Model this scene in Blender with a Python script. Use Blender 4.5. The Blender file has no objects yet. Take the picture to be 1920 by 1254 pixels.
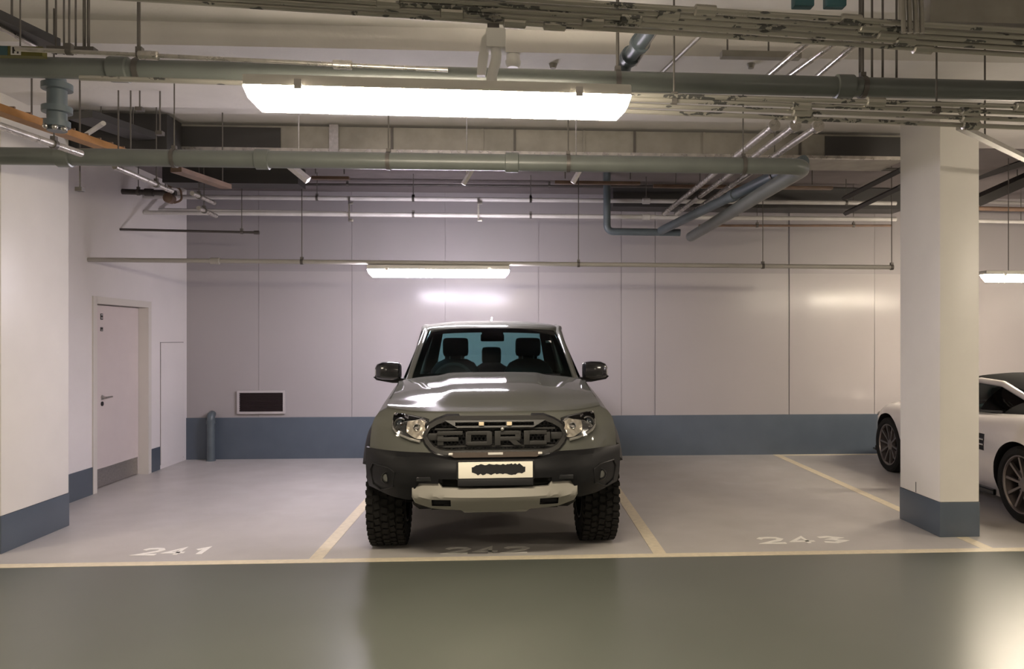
import bpy, bmesh, math, random
from mathutils import Vector, Matrix
random.seed(7)
PI = math.pi
C = bpy.context.scene.collection
SC = bpy.context.scene

# ------------------------------------------------------------------ camera
TH = math.radians(3.27); FPX = 1430.0; CH = 1.66; PPX, PPY = 1046.0, 634.0
cam = bpy.data.cameras.new('camera'); cam.sensor_width = 36; cam.lens = FPX * 36 / 1920
cam.shift_x = -(PPX - 960) / 1920; cam.shift_y = (PPY - 627) / 1920
cam.clip_start = 0.05; cam.clip_end = 100
camo = bpy.data.objects.new('camera', cam); C.objects.link(camo)
camo.location = (0, 0, CH); camo.rotation_euler = (PI / 2, 0, -TH)
SC.camera = camo

# ------------------------------------------------------------------ world, exposure
w = bpy.data.worlds.new('world'); SC.world = w; w.use_nodes = True
w.node_tree.nodes['Background'].inputs[0].default_value = (0.9, 0.95, 1, 1)
w.node_tree.nodes['Background'].inputs[1].default_value = 0.02
vs = SC.view_settings
vs.view_transform = 'Standard'; vs.look = 'None'; vs.gamma = 1; vs.use_curve_mapping = False
vs.exposure = 2.95
LAMP_W = (1.0, 0.87, 0.69); LAMP_C = (1.0, 0.92, 1.04)     # front row warm, back row pinkish white
POW_FRONT, POW_BACK = 19.5, 26.0

# ------------------------------------------------------------------ helpers
def _ray(px, py):
    F = Vector((math.sin(TH), math.cos(TH), 0)); R = Vector((math.cos(TH), -math.sin(TH), 0))
    return F + R * ((px - PPX) / FPX) + Vector((0, 0, (PPY - py) / FPX))
def at_y(px, py, Y): v = _ray(px, py); return Vector((0, 0, CH)) + v * (Y / v.y)
def at_z(px, py, Z): v = _ray(px, py); return Vector((0, 0, CH)) + v * ((Z - CH) / v.z)
def at_x(px, py, X): v = _ray(px, py); return Vector((0, 0, CH)) + v * (X / v.x)

def NB(): return bmesh.new()
def quad(bm, vs_, mi=0):
    f = bm.faces.new(vs_); f.material_index = mi; return f
def box(bm, c, s, rz=0, bev=0, mi=0, rx=0):
    tmp = bmesh.new(); bmesh.ops.create_cube(tmp, size=1)
    bmesh.ops.scale(tmp, vec=s, verts=tmp.verts)
    if bev: bmesh.ops.bevel(tmp, geom=tmp.edges[:], offset=bev, segments=2, affect='EDGES', profile=0.6)
    M = Matrix.Translation(c) @ Matrix.Rotation(rz, 4, 'Z') @ Matrix.Rotation(rx, 4, 'X')
    join(bm, tmp, M, mi)
def join(bm, tmp, M=None, mi=None):
    mp = {}
    for v in tmp.verts: mp[v] = bm.verts.new(M @ v.co if M else v.co)
    for f in tmp.faces:
        try:
            g = bm.faces.new([mp[v] for v in f.verts]); g.material_index = f.material_index if mi is None else mi
        except ValueError: pass
    tmp.free()
def bx(x0, x1, y0, y1, z0, z1, bev=0):
    bm = NB(); box(bm, ((x0+x1)/2, (y0+y1)/2, (z0+z1)/2), (abs(x1-x0), abs(y1-y0), abs(z1-z0)), bev=bev); return bm
def tube(bm, pts, r, seg=12, cap=True, mi=0, flat=1.0):
    pts = [Vector(p) for p in pts]; n = len(pts)
    rad = r if isinstance(r, (list, tuple)) else [r] * n
    t0 = (pts[1] - pts[0]).normalized()
    up = Vector((0, 0, 1)) if abs(t0.z) < 0.9 else Vector((1, 0, 0))
    nrm = (up - t0 * up.dot(t0)).normalized(); rings = []
    for i, p in enumerate(pts):
        if i == 0: t = (pts[1] - pts[0]).normalized()
        elif i == n - 1: t = (pts[-1] - pts[-2]).normalized()
        else:
            t = ((pts[i] - pts[i-1]).normalized() + (pts[i+1] - pts[i]).normalized())
            t = t.normalized() if t.length > 1e-6 else (pts[i] - pts[i-1]).normalized()
        nrm = (nrm - t * nrm.dot(t)).normalized(); b = t.cross(nrm)
        rings.append([bm.verts.new(p + (nrm * math.cos(a) * flat + b * math.sin(a)) * rad[i]) for a in [2*PI*k/seg for k in range(seg)]])
    for i in range(n - 1):
        for k in range(seg):
            quad(bm, [rings[i][k], rings[i][(k+1) % seg], rings[i+1][(k+1) % seg], rings[i+1][k]], mi)
    if cap:
        quad(bm, rings[0][::-1], mi); quad(bm, rings[-1], mi)
def fillet(pts, r, n=6):
    pts = [Vector(p) for p in pts]; out = [pts[0]]
    for i in range(1, len(pts) - 1):
        a, b, c = pts[i-1], pts[i], pts[i+1]
        p = b + (a - b).normalized() * min(r, (a-b).length*.49); q = b + (c - b).normalized() * min(r, (c-b).length*.49)
        for k in range(n + 1):
            t = k / n; out.append(p*(1-t)**2 + b*2*t*(1-t) + q*t*t)
    out.append(pts[-1]); return out
def lathe(bm, prof, axis='x', o=(0, 0, 0), seg=32, mi=0, close=False):
    """prof: (along axis, radius)"""
    o = Vector(o); rings = []
    for (h, r) in prof:
        ring = []
        for k in range(seg):
            a = 2*PI*k/seg; c, s = math.cos(a)*r, math.sin(a)*r
            v = {'x': (h, c, s), 'y': (c, h, s), 'z': (c, s, h)}[axis]
            ring.append(bm.verts.new(o + Vector(v)))
        rings.append(ring)
    m = len(rings)
    for i in range(m if close else m - 1):
        for k in range(seg):
            try: quad(bm, [rings[i][k], rings[i][(k+1) % seg], rings[(i+1) % m][(k+1) % seg], rings[(i+1) % m][k]], mi)
            except ValueError: pass
    if not close:
        if prof[0][1] > 1e-5: quad(bm, rings[0][::-1], mi)
        if prof[-1][1] > 1e-5: quad(bm, rings[-1], mi)
def grid(bm, P, ci=False, cj=False, mi=0):
    V = [[bm.verts.new(p) for p in row] for row in P]; n, m = len(V), len(V[0])
    for i in range(n if ci else n - 1):
        for j in range(m if cj else m - 1):
            try: quad(bm, [V[i][j], V[(i+1) % n][j], V[(i+1) % n][(j+1) % m], V[i][(j+1) % m]], mi)
            except ValueError: pass
    return V
def prism(bm, poly, d, mi=0):
    """closed polygon of 3D points extruded by vector d"""
    d = Vector(d); a = [bm.verts.new(p) for p in poly]; b = [bm.verts.new(Vector(p) + d) for p in poly]; n = len(a)
    quad(bm, a[::-1], mi); quad(bm, b, mi)
    for i in range(n): quad(bm, [a[i], a[(i+1) % n], b[(i+1) % n], b[i]], mi)
def solid(bm, t):
    bmesh.ops.recalc_face_normals(bm, faces=bm.faces[:])
    bmesh.ops.solidify(bm, geom=bm.faces[:], thickness=t)
def sm(a, b, x):
    t = max(0, min(1, (x - a) / (b - a))); return t*t*(3 - 2*t)
def ip(xs, ys, x):
    if x <= xs[0]: return ys[0]
    for i in range(len(xs) - 1):
        if x <= xs[i+1]:
            t = (x - xs[i]) / (xs[i+1] - xs[i]); return ys[i] + (ys[i+1] - ys[i]) * t
    return ys[-1]

def obj(name, bm, mat, parent=None, smooth=0.6, origin=None):
    """one mesh object. Top-level: coordinates are the world's, the origin is set under its middle. Child: the parent's own coordinates."""
    bmesh.ops.remove_doubles(bm, verts=bm.verts[:], dist=1e-5)
    bmesh.ops.recalc_face_normals(bm, faces=bm.faces[:])
    me = bpy.data.meshes.new(name)
    loc = Vector((0, 0, 0))
    if parent is None:
        if origin is None:
            xs = [v.co for v in bm.verts]
            loc = Vector(((min(v.x for v in xs)+max(v.x for v in xs))/2, (min(v.y for v in xs)+max(v.y for v in xs))/2, min(v.z for v in xs)))
        else: loc = Vector(origin)
        bmesh.ops.translate(bm, verts=bm.verts, vec=-loc)
    bm.to_mesh(me); bm.free()
    for m in (mat if isinstance(mat, (list, tuple)) else [mat]): me.materials.append(m)
    if smooth:
        me.polygons.foreach_set('use_smooth', [True] * len(me.polygons)); me.set_sharp_from_angle(angle=smooth)
    o = bpy.data.objects.new(name, me); C.objects.link(o); o.location = loc
    if parent is not None: o.parent = parent
    return o
def part(name, bm, mat, parent, smooth=0.6, label=None):
    """a child given in WORLD coordinates of an unrotated parent"""
    L = parent.location.copy(); q = parent.parent
    while q is not None: L += q.location; q = q.parent
    bmesh.ops.translate(bm, verts=bm.verts, vec=-L)
    o = obj(name, bm, mat, parent, smooth)
    if label: o['label'] = label
    return o
def thing(name, label, cat, loc=(0, 0, 0), rz=0, group=None):
    o = bpy.data.objects.new(name, None); C.objects.link(o); o.location = loc; o.rotation_euler = (0, 0, rz)
    o.empty_display_size = .1
    return tag(o, label, cat, group)
def tag(o, label, cat, group=None):
    o['label'] = label; o['category'] = cat
    if group: o['group'] = group
    return o
def struct(name, bm, mat, smooth=0, origin=None):
    o = obj(name, bm, mat, None, smooth, origin); o['kind'] = 'structure'; return o
def cut(o, cutters, mat=None):
    """boolean difference, applied"""
    tmp = []
    for bm in cutters:
        bmesh.ops.recalc_face_normals(bm, faces=bm.faces[:])
        me = bpy.data.meshes.new('t'); bm.to_mesh(me); bm.free(); me.materials.append(mat or o.data.materials[0])
        c = bpy.data.objects.new('t', me); C.objects.link(c); c.matrix_world = Matrix.Identity(4); tmp.append(c)
        if o.parent is not None: c.parent = o.parent
        m = o.modifiers.new('b', 'BOOLEAN'); m.operation = 'DIFFERENCE'; m.object = c; m.solver = 'EXACT'; m.material_mode = 'TRANSFER'
    bpy.context.view_layer.update()
    dg = bpy.context.evaluated_depsgraph_get()
    me = bpy.data.meshes.new_from_object(o.evaluated_get(dg), preserve_all_data_layers=True, depsgraph=dg)
    o.modifiers.clear(); me.name = o.data.name; o.data = me
    for c in tmp:
        m_ = c.data; bpy.data.objects.remove(c); bpy.data.meshes.remove(m_)
    me.polygons.foreach_set('use_smooth', [True] * len(me.polygons)); me.set_sharp_from_angle(angle=0.5)
def dup(root, label=None):
    def cp(o, p):
        c = o.copy(); C.objects.link(c)
        if p: c.parent = p
        for ch in list(o.children): cp(ch, c)
        return c
    r = cp(root, None)
    if label: r['label'] = label
    return r

# ------------------------------------------------------------------ materials
def mat(name, col, rough=0.5, metal=0, coat=0, spec=0.5, noise=None, bump=None, emit=None, rvar=None):
    m = bpy.data.materials.new(name); m.use_nodes = True; nt = m.node_tree; b = nt.nodes['Principled BSDF']
    b.inputs['Base Color'].default_value = (*col, 1); b.inputs['Roughness'].default_value = rough
    b.inputs['Metallic'].default_value = metal; b.inputs['Coat Weight'].default_value = coat
    b.inputs['Coat Roughness'].default_value = 0.06
    b.inputs['Specular IOR Level'].default_value = spec
    if noise or bump or rvar:
        tc = nt.nodes.new('ShaderNodeTexCoord'); 
    if noise:                                       # (scale, darkest factor)
        nz = nt.nodes.new('ShaderNodeTexNoise'); nz.inputs['Scale'].default_value = noise[0]; nz.inputs['Detail'].default_value = 5
        nt.links.new(tc.outputs['Object'], nz.inputs['Vector'])
        rp = nt.nodes.new('ShaderNodeValToRGB'); k = noise[1]
        rp.color_ramp.elements[0].position = .3; rp.color_ramp.elements[1].position = .7
        rp.color_ramp.elements[0].color = (*[c*k for c in col], 1); rp.color_ramp.elements[1].color = (*col, 1)
        nt.links.new(nz.outputs[0], rp.inputs[0]); nt.links.new(rp.outputs[0], b.inputs['Base Color'])
    if rvar:                                        # (scale, low, high)
        nr = nt.nodes.new('ShaderNodeTexNoise'); nr.inputs['Scale'].default_value = rvar[0]; nr.inputs['Detail'].default_value = 4
        nt.links.new(tc.outputs['Object'], nr.inputs['Vector'])
        mr = nt.nodes.new('ShaderNodeMapRange'); mr.inputs[1].default_value = .3; mr.inputs[2].default_value = .7
        mr.inputs[3].default_value = rvar[1]; mr.inputs[4].default_value = rvar[2]
        nt.links.new(nr.outputs[0], mr.inputs[0]); nt.links.new(mr.outputs[0], b.inputs['Roughness'])
    if bump:                                        # (scale, strength, distance)
        nb = nt.nodes.new('ShaderNodeTexNoise'); nb.inputs['Scale'].default_value = bump[0]; nb.inputs['Detail'].default_value = 3
        nt.links.new(tc.outputs['Object'], nb.inputs['Vector'])
        bp = nt.nodes.new('ShaderNodeBump'); bp.inputs['Strength'].default_value = bump[1]; bp.inputs['Distance'].default_value = bump[2]
        nt.links.new(nb.outputs[0], bp.inputs['Height']); nt.links.new(bp.outputs[0], b.inputs['Normal'])
    if emit:
        b.inputs['Emission Color'].default_value = (*emit[0], 1); b.inputs['Emission Strength'].default_value = emit[1]
    return m
def glass(name, tint, rough=0.0):
    """pane glass: clear through-view with a mirror reflection by Fresnel"""
    m = bpy.data.materials.new(name); m.use_nodes = True; nt = m.node_tree; nt.nodes.clear()
    out = nt.nodes.new('ShaderNodeOutputMaterial'); mx = nt.nodes.new('ShaderNodeMixShader'); fr = nt.nodes.new('ShaderNodeFresnel')
    tr = nt.nodes.new('ShaderNodeBsdfTransparent'); gl = nt.nodes.new('ShaderNodeBsdfGlossy')
    tr.inputs[0].default_value = (*tint, 1); gl.inputs['Roughness'].default_value = rough; fr.inputs[0].default_value = 1.45
    nt.links.new(fr.outputs[0], mx.inputs[0]); nt.links.new(tr.outputs[0], mx.inputs[1]); nt.links.new(gl.outputs[0], mx.inputs[2])
    nt.links.new(mx.outputs[0], out.inputs[0]); return m
M = {}
M['bay_floor'] = mat('bay_floor_epoxy', (.52, .49, .465), .34, spec=.4, noise=(1.3, .88), bump=(9, .06, .01), rvar=(3, .28, .42))
M['lane_floor'] = mat('lane_floor_epoxy', (.128, .136, .116), .3, spec=.38, noise=(.9, .9))
M['line'] = mat('line_paint', (.80, .70, .52), .5, noise=(20, .85))
M['number'] = mat('number_paint', (.93, .90, .84), .5, noise=(25, .9))
M['wall'] = mat('white_wall_paint', (.74, .705, .70), .45, noise=(2, .95))
M['panel'] = mat('white_wall_panel', (.34, .315, .315), .2, spec=.17, noise=(.8, .95), rvar=(1.5, .15, .24))
M['ceil_shade'] = mat('back_ceiling_shade', (.19, .165, .165), .7, noise=(3, .85))  # shade over the rear ceiling, put into the colour
M['panel_up'] = mat('matte_upper_wall_panel', (.27, .25, .255), .35, spec=.25, noise=(.8, .94))  # matte upper panels; darker tone partly stands in for weaker light there
M['ceil'] = mat('ceiling_concrete_paint', (.70, .67, .64), .8, noise=(3, .9), bump=(30, .15, .01))
M['pillar'] = mat('pillar_paint', (.72, .69, .64), .42, noise=(3, .95))
M['band'] = mat('blue_grey_band_paint', (.085, .105, .132), .3, spec=.45, noise=(4, .9))
M['door'] = mat('door_laminate', (.62, .55, .535), .4, noise=(5, .96))
M['frame'] = mat('door_frame_paint', (.62, .585, .54), .4)
M['steel'] = mat('brushed_steel', (.55, .53, .51), .35, metal=1, noise=(40, .8))
M['galv'] = mat('galvanised_steel', (.60, .57, .52), .30, metal=.85, noise=(18, .7), rvar=(12, .2, .42))
M['galv_print'] = mat('printed_galvanised_conduit', (.46, .44, .39), .32, metal=.75, rvar=(6, .28, .40))
_nt = M['galv_print'].node_tree; _tc = _nt.nodes['Texture Coordinate']                 # rows of dark printed lettering along the tube
_mp = _nt.nodes.new('ShaderNodeMapping'); _mp.inputs['Scale'].default_value = (7, 2, 30); _n1 = _nt.nodes.new('ShaderNodeTexNoise'); _n1.inputs['Scale'].default_value = 1.0
_oi = _nt.nodes.new('ShaderNodeObjectInfo'); _ml = _nt.nodes.new('ShaderNodeMath'); _ml.operation = 'MULTIPLY'; _ml.inputs[1].default_value = 40; _ad = _nt.nodes.new('ShaderNodeVectorMath')
_nt.links.new(_oi.outputs['Random'], _ml.inputs[0]); _nt.links.new(_tc.outputs['Object'], _ad.inputs[0]); _nt.links.new(_ml.outputs[0], _ad.inputs[1])
_mp2 = _nt.nodes.new('ShaderNodeMapping'); _mp2.inputs['Scale'].default_value = (55, 20, 60); _n2 = _nt.nodes.new('ShaderNodeTexNoise'); _n2.inputs['Scale'].default_value = 1.0
_r1 = _nt.nodes.new('ShaderNodeMapRange'); _r2 = _nt.nodes.new('ShaderNodeMapRange'); _mu = _nt.nodes.new('ShaderNodeMath'); _mu.operation = 'MULTIPLY'
for _m, _n, _r, _a, _b in ((_mp, _n1, _r1, .57, .59), (_mp2, _n2, _r2, .42, .46)):
    _nt.links.new(_ad.outputs[0], _m.inputs[0]); _nt.links.new(_m.outputs[0], _n.inputs['Vector']); _nt.links.new(_n.outputs[0], _r.inputs[0]); _r.inputs[1].default_value = _a; _r.inputs[2].default_value = _b
_nt.links.new(_r1.outputs[0], _mu.inputs[0]); _nt.links.new(_r2.outputs[0], _mu.inputs[1])
_mx = _nt.nodes.new('ShaderNodeMix'); _mx.data_type = 'RGBA'; _mx.inputs['A'].default_value = (.46, .44, .39, 1); _mx.inputs['B'].default_value = (.13, .13, .125, 1)
_nt.links.new(_mu.outputs[0], _mx.inputs['Factor']); _nt.links.new(_mx.outputs['Result'], _nt.nodes['Principled BSDF'].inputs['Base Color'])
M['galv_dull'] = mat('dull_galvanised_duct', (.33, .31, .27), .5, metal=.4, noise=(6, .75))
M['pipe_green'] = mat('grey_green_pipe_paint', (.135, .147, .135), .36, noise=(5, .85))
M['pipe_grey'] = mat('pale_grey_pipe_paint', (.58, .56, .54), .30, noise=(6, .85))
M['pipe_dark'] = mat('dark_iron_pipe', (.07, .06, .055), .45, noise=(9, .7))
M['pipe_brown'] = mat('brown_primer_pipe', (.20, .125, .085), .5, noise=(6, .7))
M['rod'] = mat('threaded_rod', (.12, .11, .10), .45, metal=.5)
M['copper'] = mat('orange_copper_tray', (.42, .21, .07), .45, metal=.35, noise=(9, .7))
M['dark_tray'] = mat('dark_cable_tray', (.035, .033, .032), .5)
M['blue_pipe'] = mat('blue_grey_pipe', (.10, .125, .14), .4, noise=(8, .8))
M['black'] = mat('black_plastic', (.012, .012, .012), .5)
M['white_pl'] = mat('white_plastic', (.70, .69, .66), .4)
M['vent_dark'] = mat('dark_vent_slats', (.022, .013, .014), .5)
# ------------------------------------------------------------------ the room
ZC, ZB = 3.70, 3.55                        # slab and beam soffit
YW, XL = 10.72, -4.48                      # back wall, left wall
YLINE = 5.73                               # edge between bays and lane
X0, X1, Y0 = -11.0, 16.0, -7.0
def ceil_z(y): return ZB if 5.05 < y < 6.42 else ZC
bm = NB()
for i, (a, b_) in enumerate(((Y0, YLINE), (YLINE, YW + .3))):
    quad(bm, [bm.verts.new(p) for p in ((X0, a, 0), (X1, a, 0), (X1, b_, 0), (X0, b_, 0))], i)
struct('floor', bm, [M['lane_floor'], M['bay_floor']], origin=(0, 0, 0))
bm = NB()
box(bm, ((X0+X1)/2, (Y0+YW+.3)/2, ZC + .15), (X1-X0, YW+.3-Y0, .3))
box(bm, ((X0+X1)/2, (5.05+6.42)/2, (ZB+ZC)/2+.02), (X1-X0, 6.42-5.05, ZC-ZB+.04))
box(bm, ((X0+X1)/2, (7.92+YW)/2, ZC-.004), (X1-X0, YW-7.92, .012), mi=1)  # thin sheet under the rear slab, toned dark to paint its shade
struct('ceiling', bm, [M['ceil'], M['ceil_shade']])
# back wall of tall panels with fine open joints
bm = NB()
seams = [XL-.2] + [at_y(px, 600, YW).x for px in (485, 660, 835, 1010, 1165, 1228, 1480, 1640)]
while seams[-1] < X1: seams.append(seams[-1] + 1.25)
rr = random.Random(3)
tilts = {1: (.0015, 0), 4: (.002, .010), 5: (-.003, -.016), 6: (.001, .012), 7: (-.0015, .006), 8: (.001, -.004)}
for i in range(len(seams) - 1):
    a, b_ = seams[i] + .0025, seams[i+1] - .0025
    dv, dh = tilts.get(i, (rr.uniform(-.003, .003), rr.uniform(-.006, .006)))
    ZS = [.57, .9, 1.25, 1.6, 1.95, 2.3, 2.58, 2.585, 2.9, 3.3, ZC]; n, m = 8, 10; P = []
    ph = rr.uniform(0, 6)
    for r in range(m + 1):
        z = ZS[r]; row = []
        for k in range(n + 1):
            x = a + (b_ - a) * k / n
            y = YW + dv * (z - 1.8) + dh * (x - (a+b_)/2) + .0012 * math.sin(2.1*x*2 + ph + z*1.7)
            row.append((x, y, z))
        P.append(row)
    grid(bm, P[:8]); grid(bm, P[7:], mi=1)
    for (r0, r1) in ((0, n), ):                # returns of the joint
        for k in (0, n):
            e = [Vector(P[r][k]) for r in range(m + 1)]
            grid(bm, [[p, p + Vector((0, .02, 0))] for p in e])
box(bm, ((X0+X1)/2, YW + .17, ZC/2), (X1 - XL + 6, .30, ZC))
struct('wall_back', bm, [M['panel'], M['panel_up']], smooth=.5)
bm = NB(); box(bm, ((XL + X1)/2, YW - .004, .285), (X1 - XL, .03, .57))
struct('baseboard_back', bm, M['band'])
# left wall with two door openings
dY0, dY1, dZ = 8.44, 9.60, 2.04
bm = NB()
for (a, b_, z0, z1) in ((7.0, dY0, 0, ZC), (dY1, YW, 0, ZC), (dY0, dY1, dZ, ZC)):
    box(bm, (XL - .1, (a+b_)/2, (z0+z1)/2), (.2, b_-a, z1-z0))
struct('wall_left', bm, M['wall'])
bm = NB(); box(bm, (XL, (7.0+dY0-.06)/2, .145), (.016, dY0-.06-7.0, .29)); box(bm, (XL, (9.68+9.92)/2, .145), (.016, .24, .29))
struct('baseboard_left', bm, M['band'])
# door with recessed leaf
d = thing('door_1', 'white door with steel lever handle and kick plate in left wall', 'door', (XL, (dY0+dY1)/2, 0)); d['kind'] = 'structure'
bm = NB()
for y in (dY0 - .03, dY1 + .035): box(bm, (XL - .06, y, (dZ+.07)/2), (.15, .075, dZ + .07))
box(bm, (XL - .06, (dY0+dY1)/2, dZ + .032), (.15, dY1-dY0, .075))
part('frame', bm, M['frame'], d, 0)
leaf = part('leaf', bx(XL-.155, XL-.105, dY0+.01, dY1-.008, .012, dZ-.012), M['door'], d, 0)
bm = NB(); box(bm, (XL-.104, (dY0+dY1)/2, .115), (.006, dY1-dY0-.06, .2)); 
part('kick_plate', bm, M['steel'], leaf, 0)
hy = dY0 + .33
bm = NB(); lathe(bm, [(0, .026), (.008, .026), (.009, .012), (.05, .011), (.052, .0)], 'x', (XL-.105, hy, 1.0), 20)
tube(bm, fillet([(XL-.06, hy, 1.0), (XL-.058, hy+.13, 1.0)], .02), .009, 10)
part('handle', bm, M['steel'], leaf)
bm = NB(); lathe(bm, [(0, .025), (.008, .025), (.009, 0)], 'x', (XL-.105, hy, .93), 20)
part('lock', bm, M['black'], leaf)
for (z, h, nm) in ((1.90, .085, 'door_sign'), (1.76, .055, 'door_sign')):
    bm = NB(); box(bm, (XL-.103, hy - .01, z), (.004, .05, h*.8))
    s = part(nm, bm, M['dark_tray'], leaf, 0)
    for k in range(2 if h > .06 else 1):
        b2 = NB(); box(b2, (XL-.1005, hy - .01, z - h*.18 + k*h*.42), (.002, .03, h*.10)); part('print', b2, M['white_pl'], s, 0)
# riser cupboard door beside the corner
d2 = thing('door_2', 'white flush cupboard door in left wall beside the back corner', 'door', (XL, 10.27, 0)); d2['kind'] = 'structure'
part('leaf', bx(XL-.002, XL+.014, 9.94, 10.60, .06, 1.60), M['wall'], d2, 0)
bm = NB()
for (a, b_, z0, z1) in ((9.932, 9.938, .05, 1.61), (10.602, 10.608, .05, 1.61), (9.932, 10.608, 1.602, 1.608)): box(bm, (XL+.001, (a+b_)/2, (z0+z1)/2), (.004, b_-a, z1-z0))
part('gap_seal', bm, M['dark_tray'], d2, 0)
# the walls round the rest of the deck
struct('wall_corner', bx(X0, -4.0-.48-.0, 7.0, 7.2, 0, ZC), M['wall'])
struct('wall_end', bx(X0-.2, X0, Y0, 7.2, 0, ZC), M['wall'])
struct('wall_right', bx(X1, X1+.2, Y0, YW+.3, 0, ZC), M['wall'])
struct('wall_rear', bx(X0, X1, Y0-.2, Y0, 0, ZC), M['wall'])
# pillars
def pillar(label, x0, x1, y0, y1, ztop):
    p = thing('pillar', label, 'pillar', ((x0+x1)/2, (y0+y1)/2, 0)); p['kind'] = 'structure'
    part('shaft', bx(x0, x1, y0, y1, .29, ztop, .012), M['pillar'], p)
    part('painted_base', bx(x0-.003, x1+.003, y0-.003, y1+.003, 0, .29, .006), M['band'], p)
    return p
pl = pillar('broad white pillar with blue grey base at the left edge, before the door', XL - .02, -3.94, 6.10, 6.995, ZC)
pr = pillar('white pillar with blue grey base standing in front of the silver sports car', 3.545, 3.885, 6.17, 6.83, ZC)
bm = NB(); box(bm, (3.5435, 6.55, .345), (.003, .006, .09)); part('scuff', bm, M['dark_tray'], pr, 0)

# ------------------------------------------------------------------ painted markings
def flat(name, label, cat, rects, mt, z=.002, group=None):
    bm = NB()
    for (x0, x1, y0, y1) in rects: box(bm, ((x0+x1)/2, (y0+y1)/2, z/2 + .0004), (x1-x0, y1-y0, z))
    return tag(obj(name, bm, mt, None, 0), label, cat, group)
flat('lane_line', 'long cream painted line along the open front of the parking bays', 'floor marking', [(X0, X1, YLINE, YLINE + .095)], M['line'], .0016)
for x, lb in ((-1.49, 'cream painted bay divider line on floor left of the grey pickup'), (1.12, 'cream painted bay divider line on floor right of the grey pickup'), (3.73, 'cream painted bay divider line running from back wall to the right pillar')):
    if x > 3: flat('bay_line', lb, 'floor marking', [(x-.05, x+.05, 6.84, YW-.03), (x-.05, x+.05, YLINE+.095, 6.16)], M['line'])
    else: flat('bay_line', lb, 'floor marking', [(x-.05, x+.05, YLINE+.095, YW-.03)], M['line'])
flat('bay_line', 'thin cream line along the back wall foot beside the sports car', 'floor marking', [(3.79, 10, YW-.12, YW-.05)], M['line'])
STROKES = {'1': [(.12, .70), (.52, 1), (.52, 0)], '2': [(.03, .76), (.18, .95), (.5, 1), (.82, .95), (.97, .74), (.82, .52), (.03, .03), (1, .03)],
           '3': [(.05, .90), (.5, 1), (.92, .78), (.45, .55), (.97, .28), (.5, 0), (.03, .12)], '4': [(1, .30), (.03, .30), (.66, 1), (.66, 0)]}
def number(txt, label, x0, x1, y0, y1):
    o = thing('bay_number', label, 'floor marking', ((x0+x1)/2, (y0+y1)/2, 0))
    cell = (x1-x0) / len(txt)
    for k, ch in enumerate(txt):
        hw = .017 if ch == '4' else .022; wd = cell*.74; c = x0 + cell*(k+.5) - wd/2
        P = [Vector((c + wd*u, y0 + hw + (y1-y0-2*hw)*v)) for u, v in STROKES[ch]]; L, R = [], []
        for q in range(len(P)):
            a = (P[q] - P[q-1]).normalized() if q else (P[1]-P[0]).normalized(); b_ = (P[q+1] - P[q]).normalized() if q < len(P)-1 else a
            n = Vector((-a.y - b_.y, a.x + b_.x)).normalized(); m_ = hw / max(.45, n.dot(Vector((-a.y, a.x))))
            L.append(P[q] + n*m_); R.append(P[q] - n*m_)
        bm = NB(); grid(bm, [[(p.x, p.y, .0004) for p in L], [(p.x, p.y, .0004) for p in R]])
        r = bmesh.ops.extrude_face_region(bm, geom=bm.faces[:]); bmesh.ops.translate(bm, verts=[v for v in r['geom'] if isinstance(v, bmesh.types.BMVert)], vec=(0, 0, .0016))
        part('digit', bm, M['number'], o, 0)
    return o
number('241', 'white number 241 painted on floor of the empty left bay', -2.92, -2.33, 5.99, 6.21)
number('242', 'white number 242 painted on floor under the pickup front', -.56, .13, 5.90, 6.10)
number('243', 'white number 243 painted on floor of the empty bay right of pickup', 1.98, 2.74, 6.04, 6.26)

# ------------------------------------------------------------------ fittings on the back wall
a, b_ = at_y(446, 732, YW), at_y(536, 775, YW)
v = thing('wall_vent', 'dark rectangular vent with white frame low on the back wall', 'vent', ((a.x+b_.x)/2, YW-.0, b_.z))
bm = NB()
for (x0, x1, z0, z1) in ((a.x, b_.x, a.z-.03, a.z), (a.x, b_.x, b_.z, b_.z+.03), (a.x, a.x+.03, b_.z+.03, a.z-.03), (b_.x-.03, b_.x, b_.z+.03, a.z-.03)): box(bm, ((x0+x1)/2, YW-.02, (z0+z1)/2), (x1-x0, .04, z1-z0))
part('frame', bm, mat('vent_frame_paint', (.42, .39, .39), .4), v, 0)
part('backing', bx(a.x+.03, b_.x-.03, YW-.008, YW-.002, b_.z+.03, a.z-.03), M['vent_dark'], v, 0)
bm = NB()
for k in range(9):
    z = b_.z + .045 + k * (a.z - b_.z - .08) / 8
    box(bm, ((a.x+b_.x)/2, YW-.02, z), (b_.x-a.x-.06, .022, .004), rx=.6)
part('slats', bm, M['vent_dark'], v, 0)
sx = at_y(391, 800, 10.5).x
s = thing('stub_pipe', 'blue grey stub pipe with hooked top rising from floor by the back wall', 'pipe', (sx, 10.58, 0))
bm = NB(); tube(bm, fillet([(sx, 10.58, 0), (sx, 10.58, .62), (sx-.03, 10.70, .62)], .06), .05, 16); part('pipe_run', bm, M['blue_pipe'], s)
bm = NB(); lathe(bm, [(0, .062), (.02, .062), (.021, .05)], 'z', (sx, 10.58, .0), 18); part('floor_collar', bm, M['blue_pipe'], s); bm = NB(); lathe(bm, [(0, .05), (.001, .06), (.05, .06), (.051, .05)], 'z', (sx, 10.58, .50), 18); part('collar', bm, M['blue_pipe'], s)
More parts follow.
